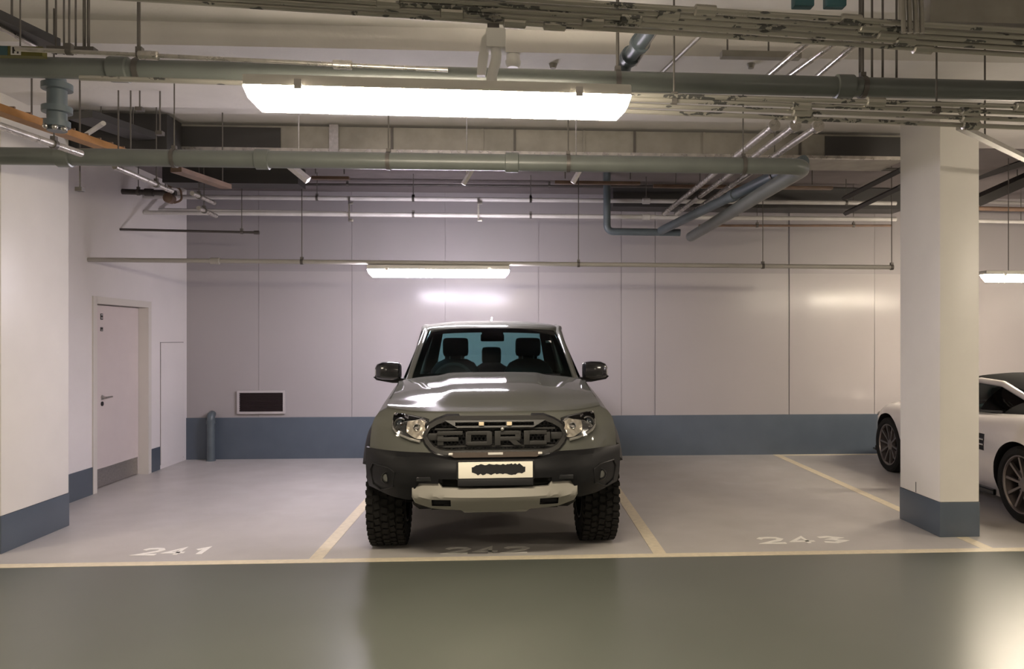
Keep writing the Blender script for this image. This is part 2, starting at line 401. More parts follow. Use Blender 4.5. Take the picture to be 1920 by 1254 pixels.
# ------------------------------------------------------------------ lamps
M['tray'] = mat('lamp_tray_enamel', (.62, .60, .55), .4)
E_FRONT = mat('warm_lit_diffuser', (.9, .85, .75), .4, emit=(LAMP_W, POW_FRONT))
E_BACK = mat('cool_lit_diffuser', (.9, .88, .88), .4, emit=(LAMP_C, POW_BACK))
def lamp(label, p0, p1, em, wid=.15, group=None, rods=True, zc=None, lip=1.35):
    """batten fitting between two end points (centre height of the diffuser)"""
    p0, p1 = Vector(p0), Vector(p1); c = (p0+p1)/2; d = p1 - p0; L = d.length; rz = math.atan2(d.y, d.x)
    t = thing('batten_light', label, 'lamp', (c.x, c.y, c.z - .045), rz, group)
    wd = wid/2
    prof = [(-wd, .085), (-wd*.93, .060), (-wd*.78, .026), (-wd*.5, .005), (wd*.5, .005), (wd*.78, .026), (wd*.93, .060), (wd, .085)]
    bm = NB(); P = []
    for (sx, k) in ((-L/2, 0), (-L/2+.012, .45), (-L/2+.05, 1), (L/2-.05, 1), (L/2-.012, .45), (L/2, 0)):
        P.append([(sx, y*(.93+.07*k), .085 - (.085 - z)*(.12+.88*k)) for (y, z) in prof])
    V = grid(bm, P); quad(bm, V[0][::-1]); quad(bm, V[-1])
    for i in range(len(V)-1): quad(bm, [V[i][0], V[i+1][0], V[i+1][-1], V[i][-1]])
    obj('diffuser', bm, em, t)
    bm = NB(); box(bm, (0, 0, .108), (L*1.0, wid*lip, .045), bev=.008); obj('gear_tray', bm, M['tray'], t)
    bm = NB()
    bm.free()
    for s in (-.36, .36):
        for q in (-1, 1): bm = NB(); box(bm, (s*L, q*(wd*lip+.006), .09), (.03, .012, .04)); obj('clip', bm, M['steel'], t)
    if rods:
        zt = (zc or ceil_z(c.y)) - (c.z - .045)
        for s in (-.3, .3):
            bm = NB(); tube(bm, [(s*L, 0, .13), (s*L, 0, zt)], .005, 8); obj('hanger_rod', bm, M['rod'], t)
    return t
l1 = lamp('large lit warm batten light hanging above the lane, nearest the viewer', at_z(464, 187, 2.64), at_z(1179, 205, 2.64), E_FRONT, .135, rods=False, lip=1.04)
lamp('lit white batten light under the sprinkler pipe behind the pickup roof', at_y(690, 512, 8.3), at_y(955, 514, 8.3), E_BACK, .11, rods=False)
pe = at_y(1842, 522, 8.3)
E_REAR = mat('dim_rear_diffuser', (.9, .85, .75), .4, emit=(LAMP_W, POW_FRONT * .25))
E_SIDE = mat('warm_side_diffuser', (.9, .86, .78), .4, emit=((1.0, .86, .68), POW_BACK * .85))
lamp('lit batten light partly hidden behind the right pillar, over the sports car', pe, pe + Vector((1.52, 0, 0)), E_SIDE, .11)
zf = l1.location.z + .045
for dx in (-6.9, 6.85, 13.2): lamp('warm batten light of the front row, beyond the picture edge', (-1.08+dx, 3.22, zf), (.48+dx, 3.22, zf), E_FRONT, .17, 'front row lights out of view', lip=1.04)
for dx in (-10.2, -3.4, 3.6, 10.4): lamp('warm batten light of an added row behind the viewer', (-1.08+dx, -3.2, zf), (.48+dx, -3.2, zf), E_REAR, .17, 'added rear row lights out of view')  # assumed rear row, added for ambient light and a wall reflection
lamp('white batten light of the back row, beyond the picture edge', (12.1, 8.3, 2.33), (13.62, 8.3, 2.33), E_BACK, .13)
# hanging feed of the big lamp
c = l1.location; g = at_y(925, 80, 3.22)
k = thing('lamp_feed', 'grey switch box with white cable and bracket dropping onto the large batten light', 'junction box', (g.x, 3.22, c.z+.13))
part('box', bx(g.x-.028, g.x+.052, 3.17, 3.27, g.z-.035, g.z+.045, .006), M['white_pl'], k)
bm = NB(); tube(bm, fillet([(g.x, 3.25, g.z+.04), (g.x, 3.25, g.z+.062), (g.x, 3.58, g.z+.062), (g.x, 3.58, ZC)], .02), .012, 10); part('hanger_rod', bm, M['rod'], k)
bm = NB(); box(bm, (g.x-.0, 3.24, g.z+.062), (.05, .05, .036)); part('clamp', bm, M['pipe_dark'], k)
bm = NB(); tube(bm, fillet([(g.x+.01, 3.2, g.z-.03), (g.x+.015, 3.19, g.z-.08), (g.x-.01, 3.19, g.z-.16), (g.x+.0, 3.2, c.z+.12)], .05), .022, 12); part('cable', bm, M['white_pl'], k)
bm = NB(); prism(bm, [(g.x-.05, 3.24, g.z+.03), (g.x-.03, 3.24, g.z+.05), (g.x-.02, 3.24, g.z-.03), (g.x-.035, 3.24, g.z-.13), (g.x-.07, 3.24, g.z-.13), (g.x-.065, 3.24, g.z-.06)], (0, .03, 0)); part('bracket', bm, M['white_pl'], k)

# ------------------------------------------------------------------ pipes and their hangers
DUCT_Z = at_y(960, 288, 7.35).z
def pipe(name, label, pts, r, mt, rods=(), clamps=(), joints=(), cat='pipe', fr=None, seg=16, rod_r=.005, sag=0, group=None, zc=None, caps=()):
    pts = [Vector(p) for p in pts]; path = fillet(pts, fr or r*2.5) if len(pts) > 2 else pts
    bm = NB(); tube(bm, path, r, seg)
    o = tag(obj(name, bm, mt, None), label, cat, group)
    a, b_ = pts[0], pts[1]
    def P(t): return a + (b_-a)*t
    dr = (b_-a).normalized()
    for t in rods:
        p = P(t); bm = NB(); tube(bm, [(p.x, p.y, p.z + r), (p.x, p.y, (zc or ceil_z(p.y)))], rod_r, 8); part('hanger_rod', bm, M['rod'], o)
    for t in tuple(rods) + tuple(clamps):
        p = P(t); bm = NB(); tube(bm, [p - dr*.014, p + dr*.014], r + .007, seg); box(bm, (p.x, p.y, p.z + r + .012), (.03, .03, .03)); part('clamp', bm, M['rod'], o)
    for t in joints:
        p = P(t); bm = NB(); tube(bm, [p - dr*.05, p - dr*.045, p + dr*.045, p + dr*.05], [r+.002, r+.012, r+.012, r+.002], seg); part('coupling', bm, mt, o)
    for t in caps:
        p = P(t); bm = NB(); tube(bm, [p - dr*.03, p - dr*.028, p + dr*.028, p + dr*.03], [r*.9, r*1.6, r*1.6, r*.9], seg); part('end_cap', bm, mt, o)
    return o
# upper grey-green pipe over the lamp
pipe('water_pipe', 'thick grey green pipe crossing the whole ceiling just above the large lamp', [at_y(-500, 113, 4.12), at_y(2300, 180, 4.12)], .054, M['pipe_green'], rods=(.25, .565, .735), joints=(.238, .722), rod_r=.009)
# lower large grey-green pipe, with its drop at the right end
a = at_y(-300, 296, 5.62); e = at_y(1512, 305, 5.62)
z5 = (a.z + e.z)/2
pipe('water_pipe', 'thick grey green pipe below the duct, turning back to the wall at right', [(a.x, 5.62, z5), (e.x, 5.62, z5), (e.x+.05, 9.6, z5)], .062, M['pipe_green'], rods=(.33, .55, .74, .93), joints=(.22, .42, .68), fr=.14)
# pale twin pipes near the back wall
for py, lb in ((375, 'upper of two slim pale pipes with clamps running along the back wall'), (405, 'lower of two slim pale pipes with clamps running along the back wall')):
    p0, p1 = at_y(120, py-8, 9.5), at_y(1680, py+6, 9.5)
    p0.x = XL + .01
    pipe('service_pipe', lb, [p0, p1], .027, M['pipe_grey'], rods=(.22, .345, .50, .655, .93) if py == 375 else (), clamps=(.345, .50), joints=(.655,))
# small fittings under those clamps
for n, (px, lb) in enumerate(((655, 'small pale bracket hanging from twin pipes above the left end of far lamp'), (897, 'small pale bracket hanging from twin pipes above the right end of far lamp'))):
    p = at_y(px, 390, 9.47); bm = NB()
    box(bm, (p.x, 9.46, p.z), (.02, .012, .27)); box(bm, (p.x+.02, 9.455, p.z+.06), (.06, .02, .03), bev=.004); box(bm, (p.x+.02, 9.455, p.z-.15), (.06, .02, .035), bev=.004)
    tag(obj('pipe_bracket', bm, M['steel'], None), lb, 'bracket')
# sprinkler pipe with drops
s0, s1 = at_y(190, 487, 8.3), at_y(1674, 501, 8.3); s0.x = XL
sp = pipe('sprinkler_pipe', 'slim grey sprinkler pipe on long rods across the bays, lowest pipe of all', [s0, s1], .024, mat('sprinkler_pipe_paint', (.36, .34, .31), .4), rods=((567-190)/1484, (1073-190)/1484, (1422-190)/1484, .9985), joints=(.15,))
p0, p1 = at_y(236, 430, 8.95), at_y(484, 436, 8.95); p0.x = XL
pipe('sprinkler_pipe', 'short thin dark pipe with a capped end projecting from the left wall', [p0, p1], .014, M['pipe_dark'], rods=(.88,), caps=(.99,))
# dark and brown pipes deep under the slab
pipe('service_pipe', 'thin dark pipe high up along the back wall above the twin pipes', [at_y(430, 345, 9.9), at_y(1500, 352, 9.9)], .016, M['pipe_dark'], rods=(.2, .55, .8))
p0, p1 = at_y(120, 358, 9.0), at_y(330, 362, 9.0); p0.x = XL
pipe('service_pipe', 'dark iron pipe beside the left pillar, running out of the left wall', [p0, p1], .032, M['pipe_dark'], rods=(.3, .8), joints=(.5,))
p0, p1 = at_y(120, 392, 9.9), at_y(650, 400, 9.9); p0.x = XL
pipe('service_pipe', 'grey pipe low on the left wall corner behind the short capped pipe', [p0, p1], .026, M['pipe_grey'])
for n, (xa, xb, py, lb) in enumerate(((585, 655, 332, 'short brown tray piece above the left twin pipe bracket'), (1040, 1200, 341, 'brown tray piece under the big pipe right of centre'), (1225, 1560, 349, 'long dark brown tray piece behind the three diagonal pipes'))):
    p0, p1 = at_y(xa, py, 8.7), at_y(xb, py+4, 8.7); bm = NB()
    box(bm, ((p0.x+p1.x)/2, 8.7, (p0.z+p1.z)/2), (p1.x-p0.x, .07, .035), bev=.006)
    o = tag(obj('cable_tray', bm, M['pipe_brown'], None), lb, 'cable tray')
    for t in (.12, .88):
        bm = NB(); x = p0.x + (p1.x-p0.x)*t; tube(bm, [(x, 8.66, p0.z+.03), (x, 8.66, ZC)], .006, 8); part('hanger_rod', bm, M['rod'], o)
# three diagonal galvanised pipes, far set with bright couplings, and near set
for k, (pa, pb, wh) in enumerate((((1412, 238), (1228, 405), 'leftmost'), ((1448, 238), (1250, 407), 'middle'), ((1488, 238), (1272, 409), 'rightmost'))):
    A = at_y(pa[0], pa[1], 5.95); A.z = 3.24 - .0
    X = A.x
    pipe('conduit_pipe', wh + ' of three galvanised pipes with bright couplings running back to the wall', [(X, 5.45, 3.21), (X - .03, 9.42, 3.21)], .027, M['galv'], caps=(.006,), rods=(.7,) if k == 1 else ())
for k, (pa, pb, wh) in enumerate((((1525, 70), (1437, 145), 'leftmost'), ((1580, 70), (1475, 146), 'middle'), ((1607, 80), (1542, 135), 'rightmost'))):
    zz = 3.33
    A, B = at_z(*pa, zz), at_z(*pb, zz); D = (B - A).normalized()
    pipe('conduit_pipe', wh + ' of three bright galvanised pipes high up beyond the top conduit bundle', [A - D*.2, B + D*.16], .019, M['galv'])
A, B = at_z(1322, 58, 3.5), at_z(1237, 140, 3.5)
pipe('conduit_pipe', 'single thin grey pipe slanting back left of the three bright galvanised pipes', [A + (A-B)*.2, B + (B-A)*.3], .014, M['galv_dull'])
# dark grey diagonal pipe with a flanged bend over the right end of the lamp
A, B = at_z(1222, 52, 3.4), at_z(1172, 118, 3.4)
o = pipe('drain_pipe', 'dark blue grey drain pipe with flanged elbow above the right end of lamp', [A + (A-B)*.3, B, B + Vector((-.03, .0, -.13))], .045, M['blue_pipe'], fr=.07)
bm = NB(); bm.free()
for q0, q1, r_ in ((B + Vector((-.03, 0, -.12)), B + Vector((-.03, 0, -.15)), .075), (B + (A-B)*.15, B + (A-B)*.25, .06), (B + (A-B)*.55, B + (A-B)*.62, .06)):
    bm = NB(); tube(bm, [q0, q1], r_, 18); part('flange', bm, M['blue_pipe'], o)
bm = NB(); tube(bm, [A + Vector((.02, -.05, -.035)), B + Vector((.06, -.05, -.03))], .009, 8); part('bright_rod', bm, M['galv'], o)
# large dark pipe run deep on the right, from the pale twin pipes' bend
A, B, D = at_y(1138, 385, 9.3), at_y(1138, 434, 9.3), at_y(1275, 436, 9.3)
pipe('drain_pipe', 'dark grey drain pipe bend hanging under the twin pipes right of far lamp', [(A.x, 9.3, ZC-.014), B, D], .045, M['blue_pipe'], fr=.09)
p0, p1 = at_y(1240, 432, 9.2), at_y(1510, 300, 6.3)
pipe('drain_pipe', 'sloping dark grey pipe running back under the right end of the big pipe', [(p0.x, 9.2, p0.z), (p1.x-.05, 6.2, 3.13)], .05, M['blue_pipe'], rods=(.85,), joints=(.6,))
for (ya, lb) in ((423, 'thin brown pipe along the back wall left of the right pillar'),):
    pipe('service_pipe', lb, [at_y(1310, ya, 9.8), at_y(1672, ya, 9.8)], .016, M['pipe_brown'], rods=(.3, .8))
pipe('service_pipe', 'brown pipe high behind the right pillar, left of it under the duct', [at_y(1560, 316, 8.0), at_y(1690, 318, 8.0)], .018, M['pipe_dark'], rods=(.5,))
for k, (pa, pb, lb) in enumerate((((1582, 372), (1690, 318), 'upper dark slanting tray against the left side of right pillar'), ((1585, 400), (1690, 350), 'lower dark slanting tray against the left side of right pillar'))):
    p0, p1 = at_y(*pa, 9.3), at_y(*pb, 7.6); bm = NB(); tube(bm, [p0, p1], .032, 4); tag(obj('cable_tray', bm, M['dark_tray'], None, 0), lb, 'cable tray')
# ------------------------------------------------------------------ duct
d0, d1 = at_y(312, 265, 7.35).x, at_y(1700, 265, 7.35).x
z0 = DUCT_Z
dt = thing('air_duct', 'flat galvanised air duct with flanged joints spanning the bays under the slab', 'duct', ((d0+d1)/2, 7.6, z0))
part('casing', bx(d0, d1, 7.36, 7.9, z0, ZC-.03), M['galv_dull'], dt, 0)
for k, px in enumerate((735, 905, 965, 1095, 1190, 1320, 1500)):
    x = at_y(px, 260, 7.35).x; bm = NB(); box(bm, (x, 7.355, (z0+ZC-.03)/2), (.022, .03, ZC-.03-z0)); part('flange', bm, M['galv_dull' if k % 2 else 'rod'], dt, 0)
bm = NB(); box(bm, ((d0+d1)/2, 7.35, z0+.006), (d1-d0, .03, .03)); part('lower_rail', bm, M['galv'], dt, 0)
x = at_y(625, 260, 7.3).x; bm = NB(); box(bm, (x, 7.33, (z0+ZC)/2-.02), (.085, .03, ZC-z0)); box(bm, (x, 7.33, z0-.03), (.15, .035, .04)); part('support_strap', bm, M['steel'], dt, 0)
bm = NB()
box(bm, (d0+.55, 7.352, (z0+ZC)/2-.02), (1.0, .01, ZC-z0-.06)); part('insulation_wrap', bm, M['dark_tray'], dt, 0, 'dark insulated end stretch')
bm = NB(); box(bm, (d1-.35, 7.352, (z0+ZC)/2-.02), (.95, .01, ZC-z0-.06)); part('insulation_wrap', bm, M['dark_tray'], dt, 0, 'dark insulated end stretch')
p = at_y(430, 335, 8.2)
bm = NB(); box(bm, (at_y(450, 335, 8.2).x, 8.07, p.z), (1.35, .28, .20)); o = tag(obj('duct_branch', bm, M['dark_tray'], None, 0), 'dark insulated duct piece hanging left, below the big green pipe', 'duct')
for s in (-.5, .5):
    bm = NB(); x = at_y(450, 335, 8.2).x + s; tube(bm, [(x, 8.07, p.z+.1), (x, 8.07, ZC)], .006, 8); part('hanger_rod', bm, M['rod'], o)
for px, py, lb in ((560, 325, 'pale angled bracket under the big green pipe, left of centre'), (1080, 330, 'pale angled bracket under the big green pipe, right of centre'), (875, 333, 'small pale bracket under the big green pipe, at the centre')):
    p = at_y(px, py, 6.6); bm = NB(); tube(bm, [p + Vector((-.09 if px < 600 else .05, 0, .08)), p + Vector((.08 if px < 600 else -.03, 0, -.06))], .035 if px < 600 else .022, 4)
    tube(bm, [p + Vector((0, 0, .02)), (p.x, p.y, ZC)], .006, 8)
    tag(obj('pipe_bracket', bm, M['steel'], None, 0), lb, 'bracket')
xa, xb = at_y(1150, 370, 10.0).x, at_y(1700, 370, 10.0).x; zl, zh = at_y(1400, 389, 10.0).z, at_y(1400, 350, 10.0).z
dk = tag(obj('duct_branch', bx(xa, xb, 10.02, 10.4, zl, zh), M['dark_tray'], None, 0), 'long dark insulated duct high along the back wall, left of the right pillar', 'duct')
for s in (.1, .5, .9):
    bm = NB(); x = xa + (xb-xa)*s; tube(bm, [(x, 10.2, zh), (x, 10.2, ZC)], .006, 8); part('hanger_rod', bm, M['rod'], dk)
# ------------------------------------------------------------------ conduit bundles
ends = [((220, -50), (1960, 60)), ((220, -38), (1960, 72)), ((220, -27), (1960, 83)), ((220, -16), (1960, 94)), ((220, -5), (1960, 106))]
words = ['uppermost', 'second from top', 'middle', 'second from bottom', 'lowermost']
for k, ((xa, ya), (xb, yb)) in enumerate(ends):
    zz = 3.09 - k*.016
    A, B = at_z(xa, ya, zz), at_z(xb, yb, zz); D = B - A
    o = pipe('conduit', words[k] + ' conduit of the printed galvanised bundle along the top of view', [A - D*.5, B + D*.6], .0125, M['galv_print'], joints=(.30 + .03*k, .52 - .02*k, .60+.01*k), cat='conduit', seg=10)
o_rod = None
A = at_z(1745, 30, 3.16)
t = thing('cable_box', 'large grey galvanised trunking box at the top right corner of view', 'trunking', (A.x + .7, A.y + .12, 3.14))
part('body', bx(A.x, A.x + 1.5, A.y, A.y + .3, 3.14, 3.42), M['galv_dull'], t, 0)
part('lid_edge', bx(A.x-.01, A.x + 1.5, A.y-.012, A.y, 3.13, 3.16), M['galv_dull'], t, 0)
for s in (.3, 1.2): 
    bm = NB(); tube(bm, [(A.x+s, A.y+.15, 3.42), (A.x+s, A.y+.15, ZC)], .006, 8); part('hanger_rod', bm, M['rod'], t)
q = at_z(1715, 20, 3.12)
bm = NB()
for k in range(4): tube(bm, fillet([(q.x-.05+k*.028, q.y, 3.02), (q.x-.05+k*.028, q.y+.01, 3.2), (q.x-.03+k*.02, q.y+.1, ZC)], .1), .011, 8)
tag(obj('cable_drop', bm, M['galv_dull'], None), 'bunch of grey cables dropping onto the conduit bundle left of trunking box', 'cable')
for px, lb in ((1505, 'teal wrapped joint box on the top conduit bundle, left of the cable drop'), (1565, 'teal wrapped joint box on the top conduit bundle, nearer the cable drop')):
    p = at_z(px, 4, 3.16); bm = NB(); box(bm, p, (.09, .05, .05), bev=.006); tag(obj('joint_box', bm, mat('teal_tape', (.03, .11, .13), .5), None), lb, 'junction box')
# lower bundle, behind the big lamp
ends = [((150, 146), (1960, 201)), ((1100, 183), (1960, 213)), ((1100, 194), (1960, 226)), ((1100, 205), (1960, 241))]
words = ['uppermost', 'second', 'third', 'lowermost']
for k, ((xa, ya), (xb, yb)) in enumerate(ends):
    zz = 2.84 - k*.018
    A, B = at_z(xa, ya, zz), at_z(xb, yb, zz); D = B - A
    o = pipe('conduit', words[k] + ' conduit from top of the bundle right of the large lamp', [A, B + D*(.5 if k else .3)], .0125, M['galv_print'], joints=(.3 if k else .62, .55 if k else .75), cat='conduit', seg=10, rods=(.12, .5) if k == 1 else ())
# conduit on top of the upper pipe at left, and its label band
A, B = at_y(30, 92, 3.95), at_y(840, 131, 3.95)
pipe('conduit', 'thin pale conduit lying along the thick pipe left of the large lamp', [A, B], .011, M['galv'], joints=(.3, .75), cat='conduit', rods=(.12, .28))
A, B = at_y(-20, 97, 4.0), at_y(84, 97, 4.0)
t = thing('pipe_label', 'olive and teal label band with letter H on a duct piece, upper left edge', 'label', ((A.x+B.x)/2, 4.0, A.z-.03))
part('band', bx(A.x, B.x, 3.98, 4.02, A.z-.024, A.z+.024), mat('olive_label', (.13, .12, .025), .5), t, 0)
x0 = at_y(0, 97, 4.0).x
part('teal_field', bx(A.x, x0+.05, 3.977, 3.982, A.z-.023, A.z+.023), mat('teal_label', (.035, .085, .095), .5), t, 0)
xa, xb = at_y(20, 97, 3.97).x, at_y(37, 97, 3.97).x
part('white_field', bx(xa-.002, xb+.002, 3.973, 3.9765, A.z-.022, A.z+.022), M['white_pl'], t, 0)
bm = NB(); hw = (xb-xa)
box(bm, (xa+hw*.25, 3.972, A.z), (.008, .002, .032)); box(bm, (xa+hw*.75, 3.972, A.z), (.008, .002, .032)); box(bm, (xa+hw*.5, 3.972, A.z), (hw*.5, .002, .008)); part('letter', bm, M['dark_tray'], t, 0)
for s in (0, .12):
    bm = NB(); tube(bm, [(A.x+.03+s, 4.0, A.z+.024), (A.x+.03+s, 4.0, ZC)], .004, 6); part('hanger_rod', bm, M['rod'], t)
# ------------------------------------------------------------------ upper left clutter
# dark slanting tray with a bright edge
def ray_bar(name, label, cat, pa, za, pb, zb, sx, sz, mt):
    A, B = at_z(*pa, za), at_z(*pb, zb); bm = NB(); d = (B-A); n = d.cross(Vector((0, 0, 1))).normalized()*sx/2; u = Vector((0, 0, sz/2))
    prism(bm, [A-n-u, A+n-u, A+n+u, A-n+u], d); o = tag(obj(name, bm, mt, None, 0), label, cat); return o, A, B
o, A, B = ray_bar('cable_tray', 'dark slanting cable tray with bright edge at the top left corner', 'cable tray', (-60, 10), 3.35, (95, 82), 3.35, .13, .05, M['dark_tray'])
bm = NB(); tube(bm, [A + Vector((.02, -.05, -.04)), B + Vector((-.05, -.05, -.04))], .012, 8); part('bright_edge', bm, M['galv'], o)
for t_ in (.5, .95):
    p = A + (B-A)*t_; bm = NB(); tube(bm, [(p.x, p.y, p.z), (p.x, p.y, ZC)], .006, 8); part('hanger_rod', bm, M['rod'], o)
bm = NB()
for px in (105, 120, 142, 158, 166):
    p = at_y(px, 88, 4.2); tube(bm, [(p.x, 4.2, p.z - .04), (p.x, 4.2, ZC)], .005 if px < 155 else .008, 8)
box(bm, (at_y(136, 88, 4.2).x, 4.2, at_y(136, 94, 4.2).z), (.24, .05, .025))
tag(obj('support_rail', bm, M['rod'], None), 'row of dark hanger rods with a cross rail at upper left, above the pipe', 'hanger')
# orange copper tray running back along the left, and galvanised pipes beside it
o, A, B = ray_bar('cable_tray', 'orange brown cable tray slanting back from the left edge', 'cable tray', (-40, 192), 3.12, (240, 290), 3.12, .10, .05, M['copper'])
for t_ in (.3, .62):
    p = A + (B-A)*t_; bm = NB(); tube(bm, [(p.x, p.y, p.z+.02), (p.x, p.y, ceil_z(p.y))], .006, 8); part('hanger_rod', bm, M['rod'], o)
for s in range(9):
    p = A + (B-A)*(.15+.095*s); bm = NB(); box(bm, (p.x, p.y, p.z+.03), (.11, .012, .012)); part('rung', bm, M['pipe_brown'], o, 0)
o, A, B = ray_bar('cable_tray', 'short orange brown tray piece under the big pipe near the left pillar', 'cable tray', (330, 318), 3.05, (425, 350), 3.05, .10, .04, M['pipe_brown'])
bm = NB(); p = B; tube(bm, [(p.x, p.y-.1, p.z), (p.x, p.y-.1, ZC)], .006, 8); part('hanger_rod', bm, M['rod'], o)
for (pa, pb, zz, lb) in (((-40, 222), (152, 288), 2.86, 'galvanised pipe slanting back beneath the orange tray at left edge'), ((215, 312), (322, 358), 3.0, 'galvanised pipe slanting back above the left wall beside the pillar'), ((360, 362), (410, 384), 3.05, 'short bright pipe end over the back corner, upper one'), ((372, 390), (412, 408), 2.95, 'short bright pipe end over the back corner, lower one')):
    A, B = at_z(*pa, zz), at_z(*pb, zz); B = B if pa[0] < 300 else A + (B-A)*.82; o = pipe('conduit_pipe', lb, [A, B], .022, M['galv'], cat='pipe', rods=(.7,) if pa[0] < 300 else (.3,), zc=None if pa[0] < 300 else DUCT_Z)
# vertical blue grey valve drop
v = at_y(107, 200, 4.40)
t = thing('valve_drop', 'blue grey vertical pipe drop with flanges at upper left, before the pillar', 'pipe', (v.x, 4.40, at_y(107, 246, 4.40).z))
zt, zb = 3.14, at_y(107, 246, 4.40).z
bm = NB(); tube(bm, fillet([(v.x, 4.40, zb), (v.x, 4.40, zt-.02), (v.x, 4.17, zt)], .06), .050, 18); part('pipe_run', bm, M['blue_pipe'], t)
for z, r in ((zt-.10, .078), (zb+.10, .076), (zb+.02, .066)):
    bm = NB(); lathe(bm, [(0, .05), (.002, r), (.035, r), (.037, .05)], 'z', (v.x, 4.40, z), 20); part('flange', bm, M['blue_pipe'], t)
for dx, dz in ((.02, -.02), (.07, -.03), (-.03, -.015)):
    bm = NB(); bmesh.ops.create_icosphere(bm, subdivisions=2, radius=.016); bmesh.ops.translate(bm, verts=bm.verts, vec=(v.x+dx, 4.345, zb+.03+dz)); part('bolt', bm, M['steel'], t)
xa = at_y(312, 260, 7.02).x
o = tag(obj('duct_branch', bx(XL+.03, xa, 7.03, 7.33, at_y(200, 284, 7.02).z, ZC-.03), M['dark_tray'], None, 0), 'dark filler box in the corner above the left pillar, left of the long air duct', 'duct')  # plain dark box, added to darken the clutter behind the tray
# junk of small trays between pillar and duct at left
o, A, B = ray_bar('cable_tray', 'dark slanting cable tray left of the air duct', 'cable tray', (150, 215), 3.45, (272, 256), 3.45, .24, .06, M['dark_tray'])
for t_ in (.3, .8):
    p = A + (B-A)*t_; bm = NB(); tube(bm, [(p.x, p.y, p.z), (p.x, p.y, ceil_z(p.y))], .006, 8); part('hanger_rod', bm, M['rod'], o)
A, B = at_z(156, 256, 3.3), at_z(194, 231, 3.3); pipe('conduit_pipe', 'short pale pipe rising diagonally in the clutter left of the air duct', [A, B], .018, M['pipe_grey'])
for (px, yb) in ((222, 300), (245, 285), (300, 250), (150, 355), (262, 205)):
    p = at_y(px, yb, 6.0); bm = NB(); tube(bm, [(p.x, 6.0, p.z), (p.x, 6.0, ceil_z(6.0))], .006, 8); box(bm, (p.x, 6.0, p.z), (.05, .05, .03))
    tag(obj('hanger_rod', bm, M['rod'], None), 'thin vertical hanger rod in the clutter above the left pillar', 'hanger', 'loose hanger rods at upper left')
# valve cluster near (310,370)
p = at_y(318, 372, 8.9); bm = NB()
lathe(bm, [(-.06, .03), (-.05, .055), (.05, .055), (.06, .03)], 'y', p, 16); tube(bm, [p + Vector((0, 0, .02)), p + Vector((0, 0, .16))], .02, 10); tube(bm, fillet([p + Vector((.05, 0, -.05)), p + Vector((.14, 0, -.02)), p + Vector((.12, 0, .12)), p + Vector((.0, 0, .14))], .05), .012, 8); tube(bm, [p, (p.x, p.y, ZC)], .008, 8)
tag(obj('pipe_valve', bm, M['pipe_brown'], None), 'brown valve cluster at the end of dark pipe above the left corner', 'valve')
# ------------------------------------------------------------------ small ceiling things
p = at_z(962, 116, 3.50)
t = thing('smoke_detector', 'white smoke detector hanging just right of the large lamp feed', 'smoke detector', (p.x, p.y, 3.46))
bm = NB(); lathe(bm, [(0, .0), (.0, .035), (.02, .05), (.045, .052), (.05, .03)], 'z', (p.x, p.y, 3.46), 24); part('sensor_head', bm, M['white_pl'], t)
bm = NB(); lathe(bm, [(0, .045), (.04, .045)], 'z', (p.x, p.y, 3.505), 24); part('mount', bm, M['white_pl'], t)
zt = ceil_z(p.y); bm = NB(); tube(bm, [(p.x-.01, p.y, 3.54), (p.x-.01, p.y, zt)], .016, 8); part('stem', bm, M['white_pl'], t)
for px, lb in ((1037, 'small sensor on the beam right of the smoke detector'), (1408, 'small dark sensor on the beam right of the slanting thin pipe')):
    p = at_z(px, 128, ZB - .03); bm = NB(); lathe(bm, [(0, .0), (0, .02), (.03, .03)], 'z', (p.x, max(p.y, 5.12), ZB-.03), 14); tag(obj('ceiling_sensor', bm, M['galv_dull'], None), lb, 'sensor')
# tray on the slab at upper right with four rods
A = at_y(1352, 100, 4.9); B = at_y(1500, 108, 4.9); bm = NB(); box(bm, ((A.x+B.x)/2, 4.9, (A.z+B.z)/2), (B.x-A.x, .06, .04))
o = tag(obj('strut_rail', bm, M['galv_dull'], None, 0), 'short grey strut rail under the slab crossing the three bright pipes', 'rail')
for t_ in (.08, .6):
    x = A.x + (B.x-A.x)*t_; bm = NB(); tube(bm, [(x, 4.9, A.z), (x, 4.9, ZC)], .006, 8); part('hanger_rod', bm, M['rod'], o)
bm = NB(); ps = [at_y(px, 148, 4.4) for px in (1612, 1635, 1655, 1681)]
for p in ps: tube(bm, [(p.x, 4.4, p.z-.03), (p.x, 4.4, ZC)], .007, 8)
box(bm, ((ps[0].x+ps[-1].x)/2, 4.4, ps[0].z-.04), (.3, .05, .025))
tag(obj('support_rail', bm, M['rod'], None), 'four dark hanger rods on a cross rail at upper right, above the pipe', 'hanger')
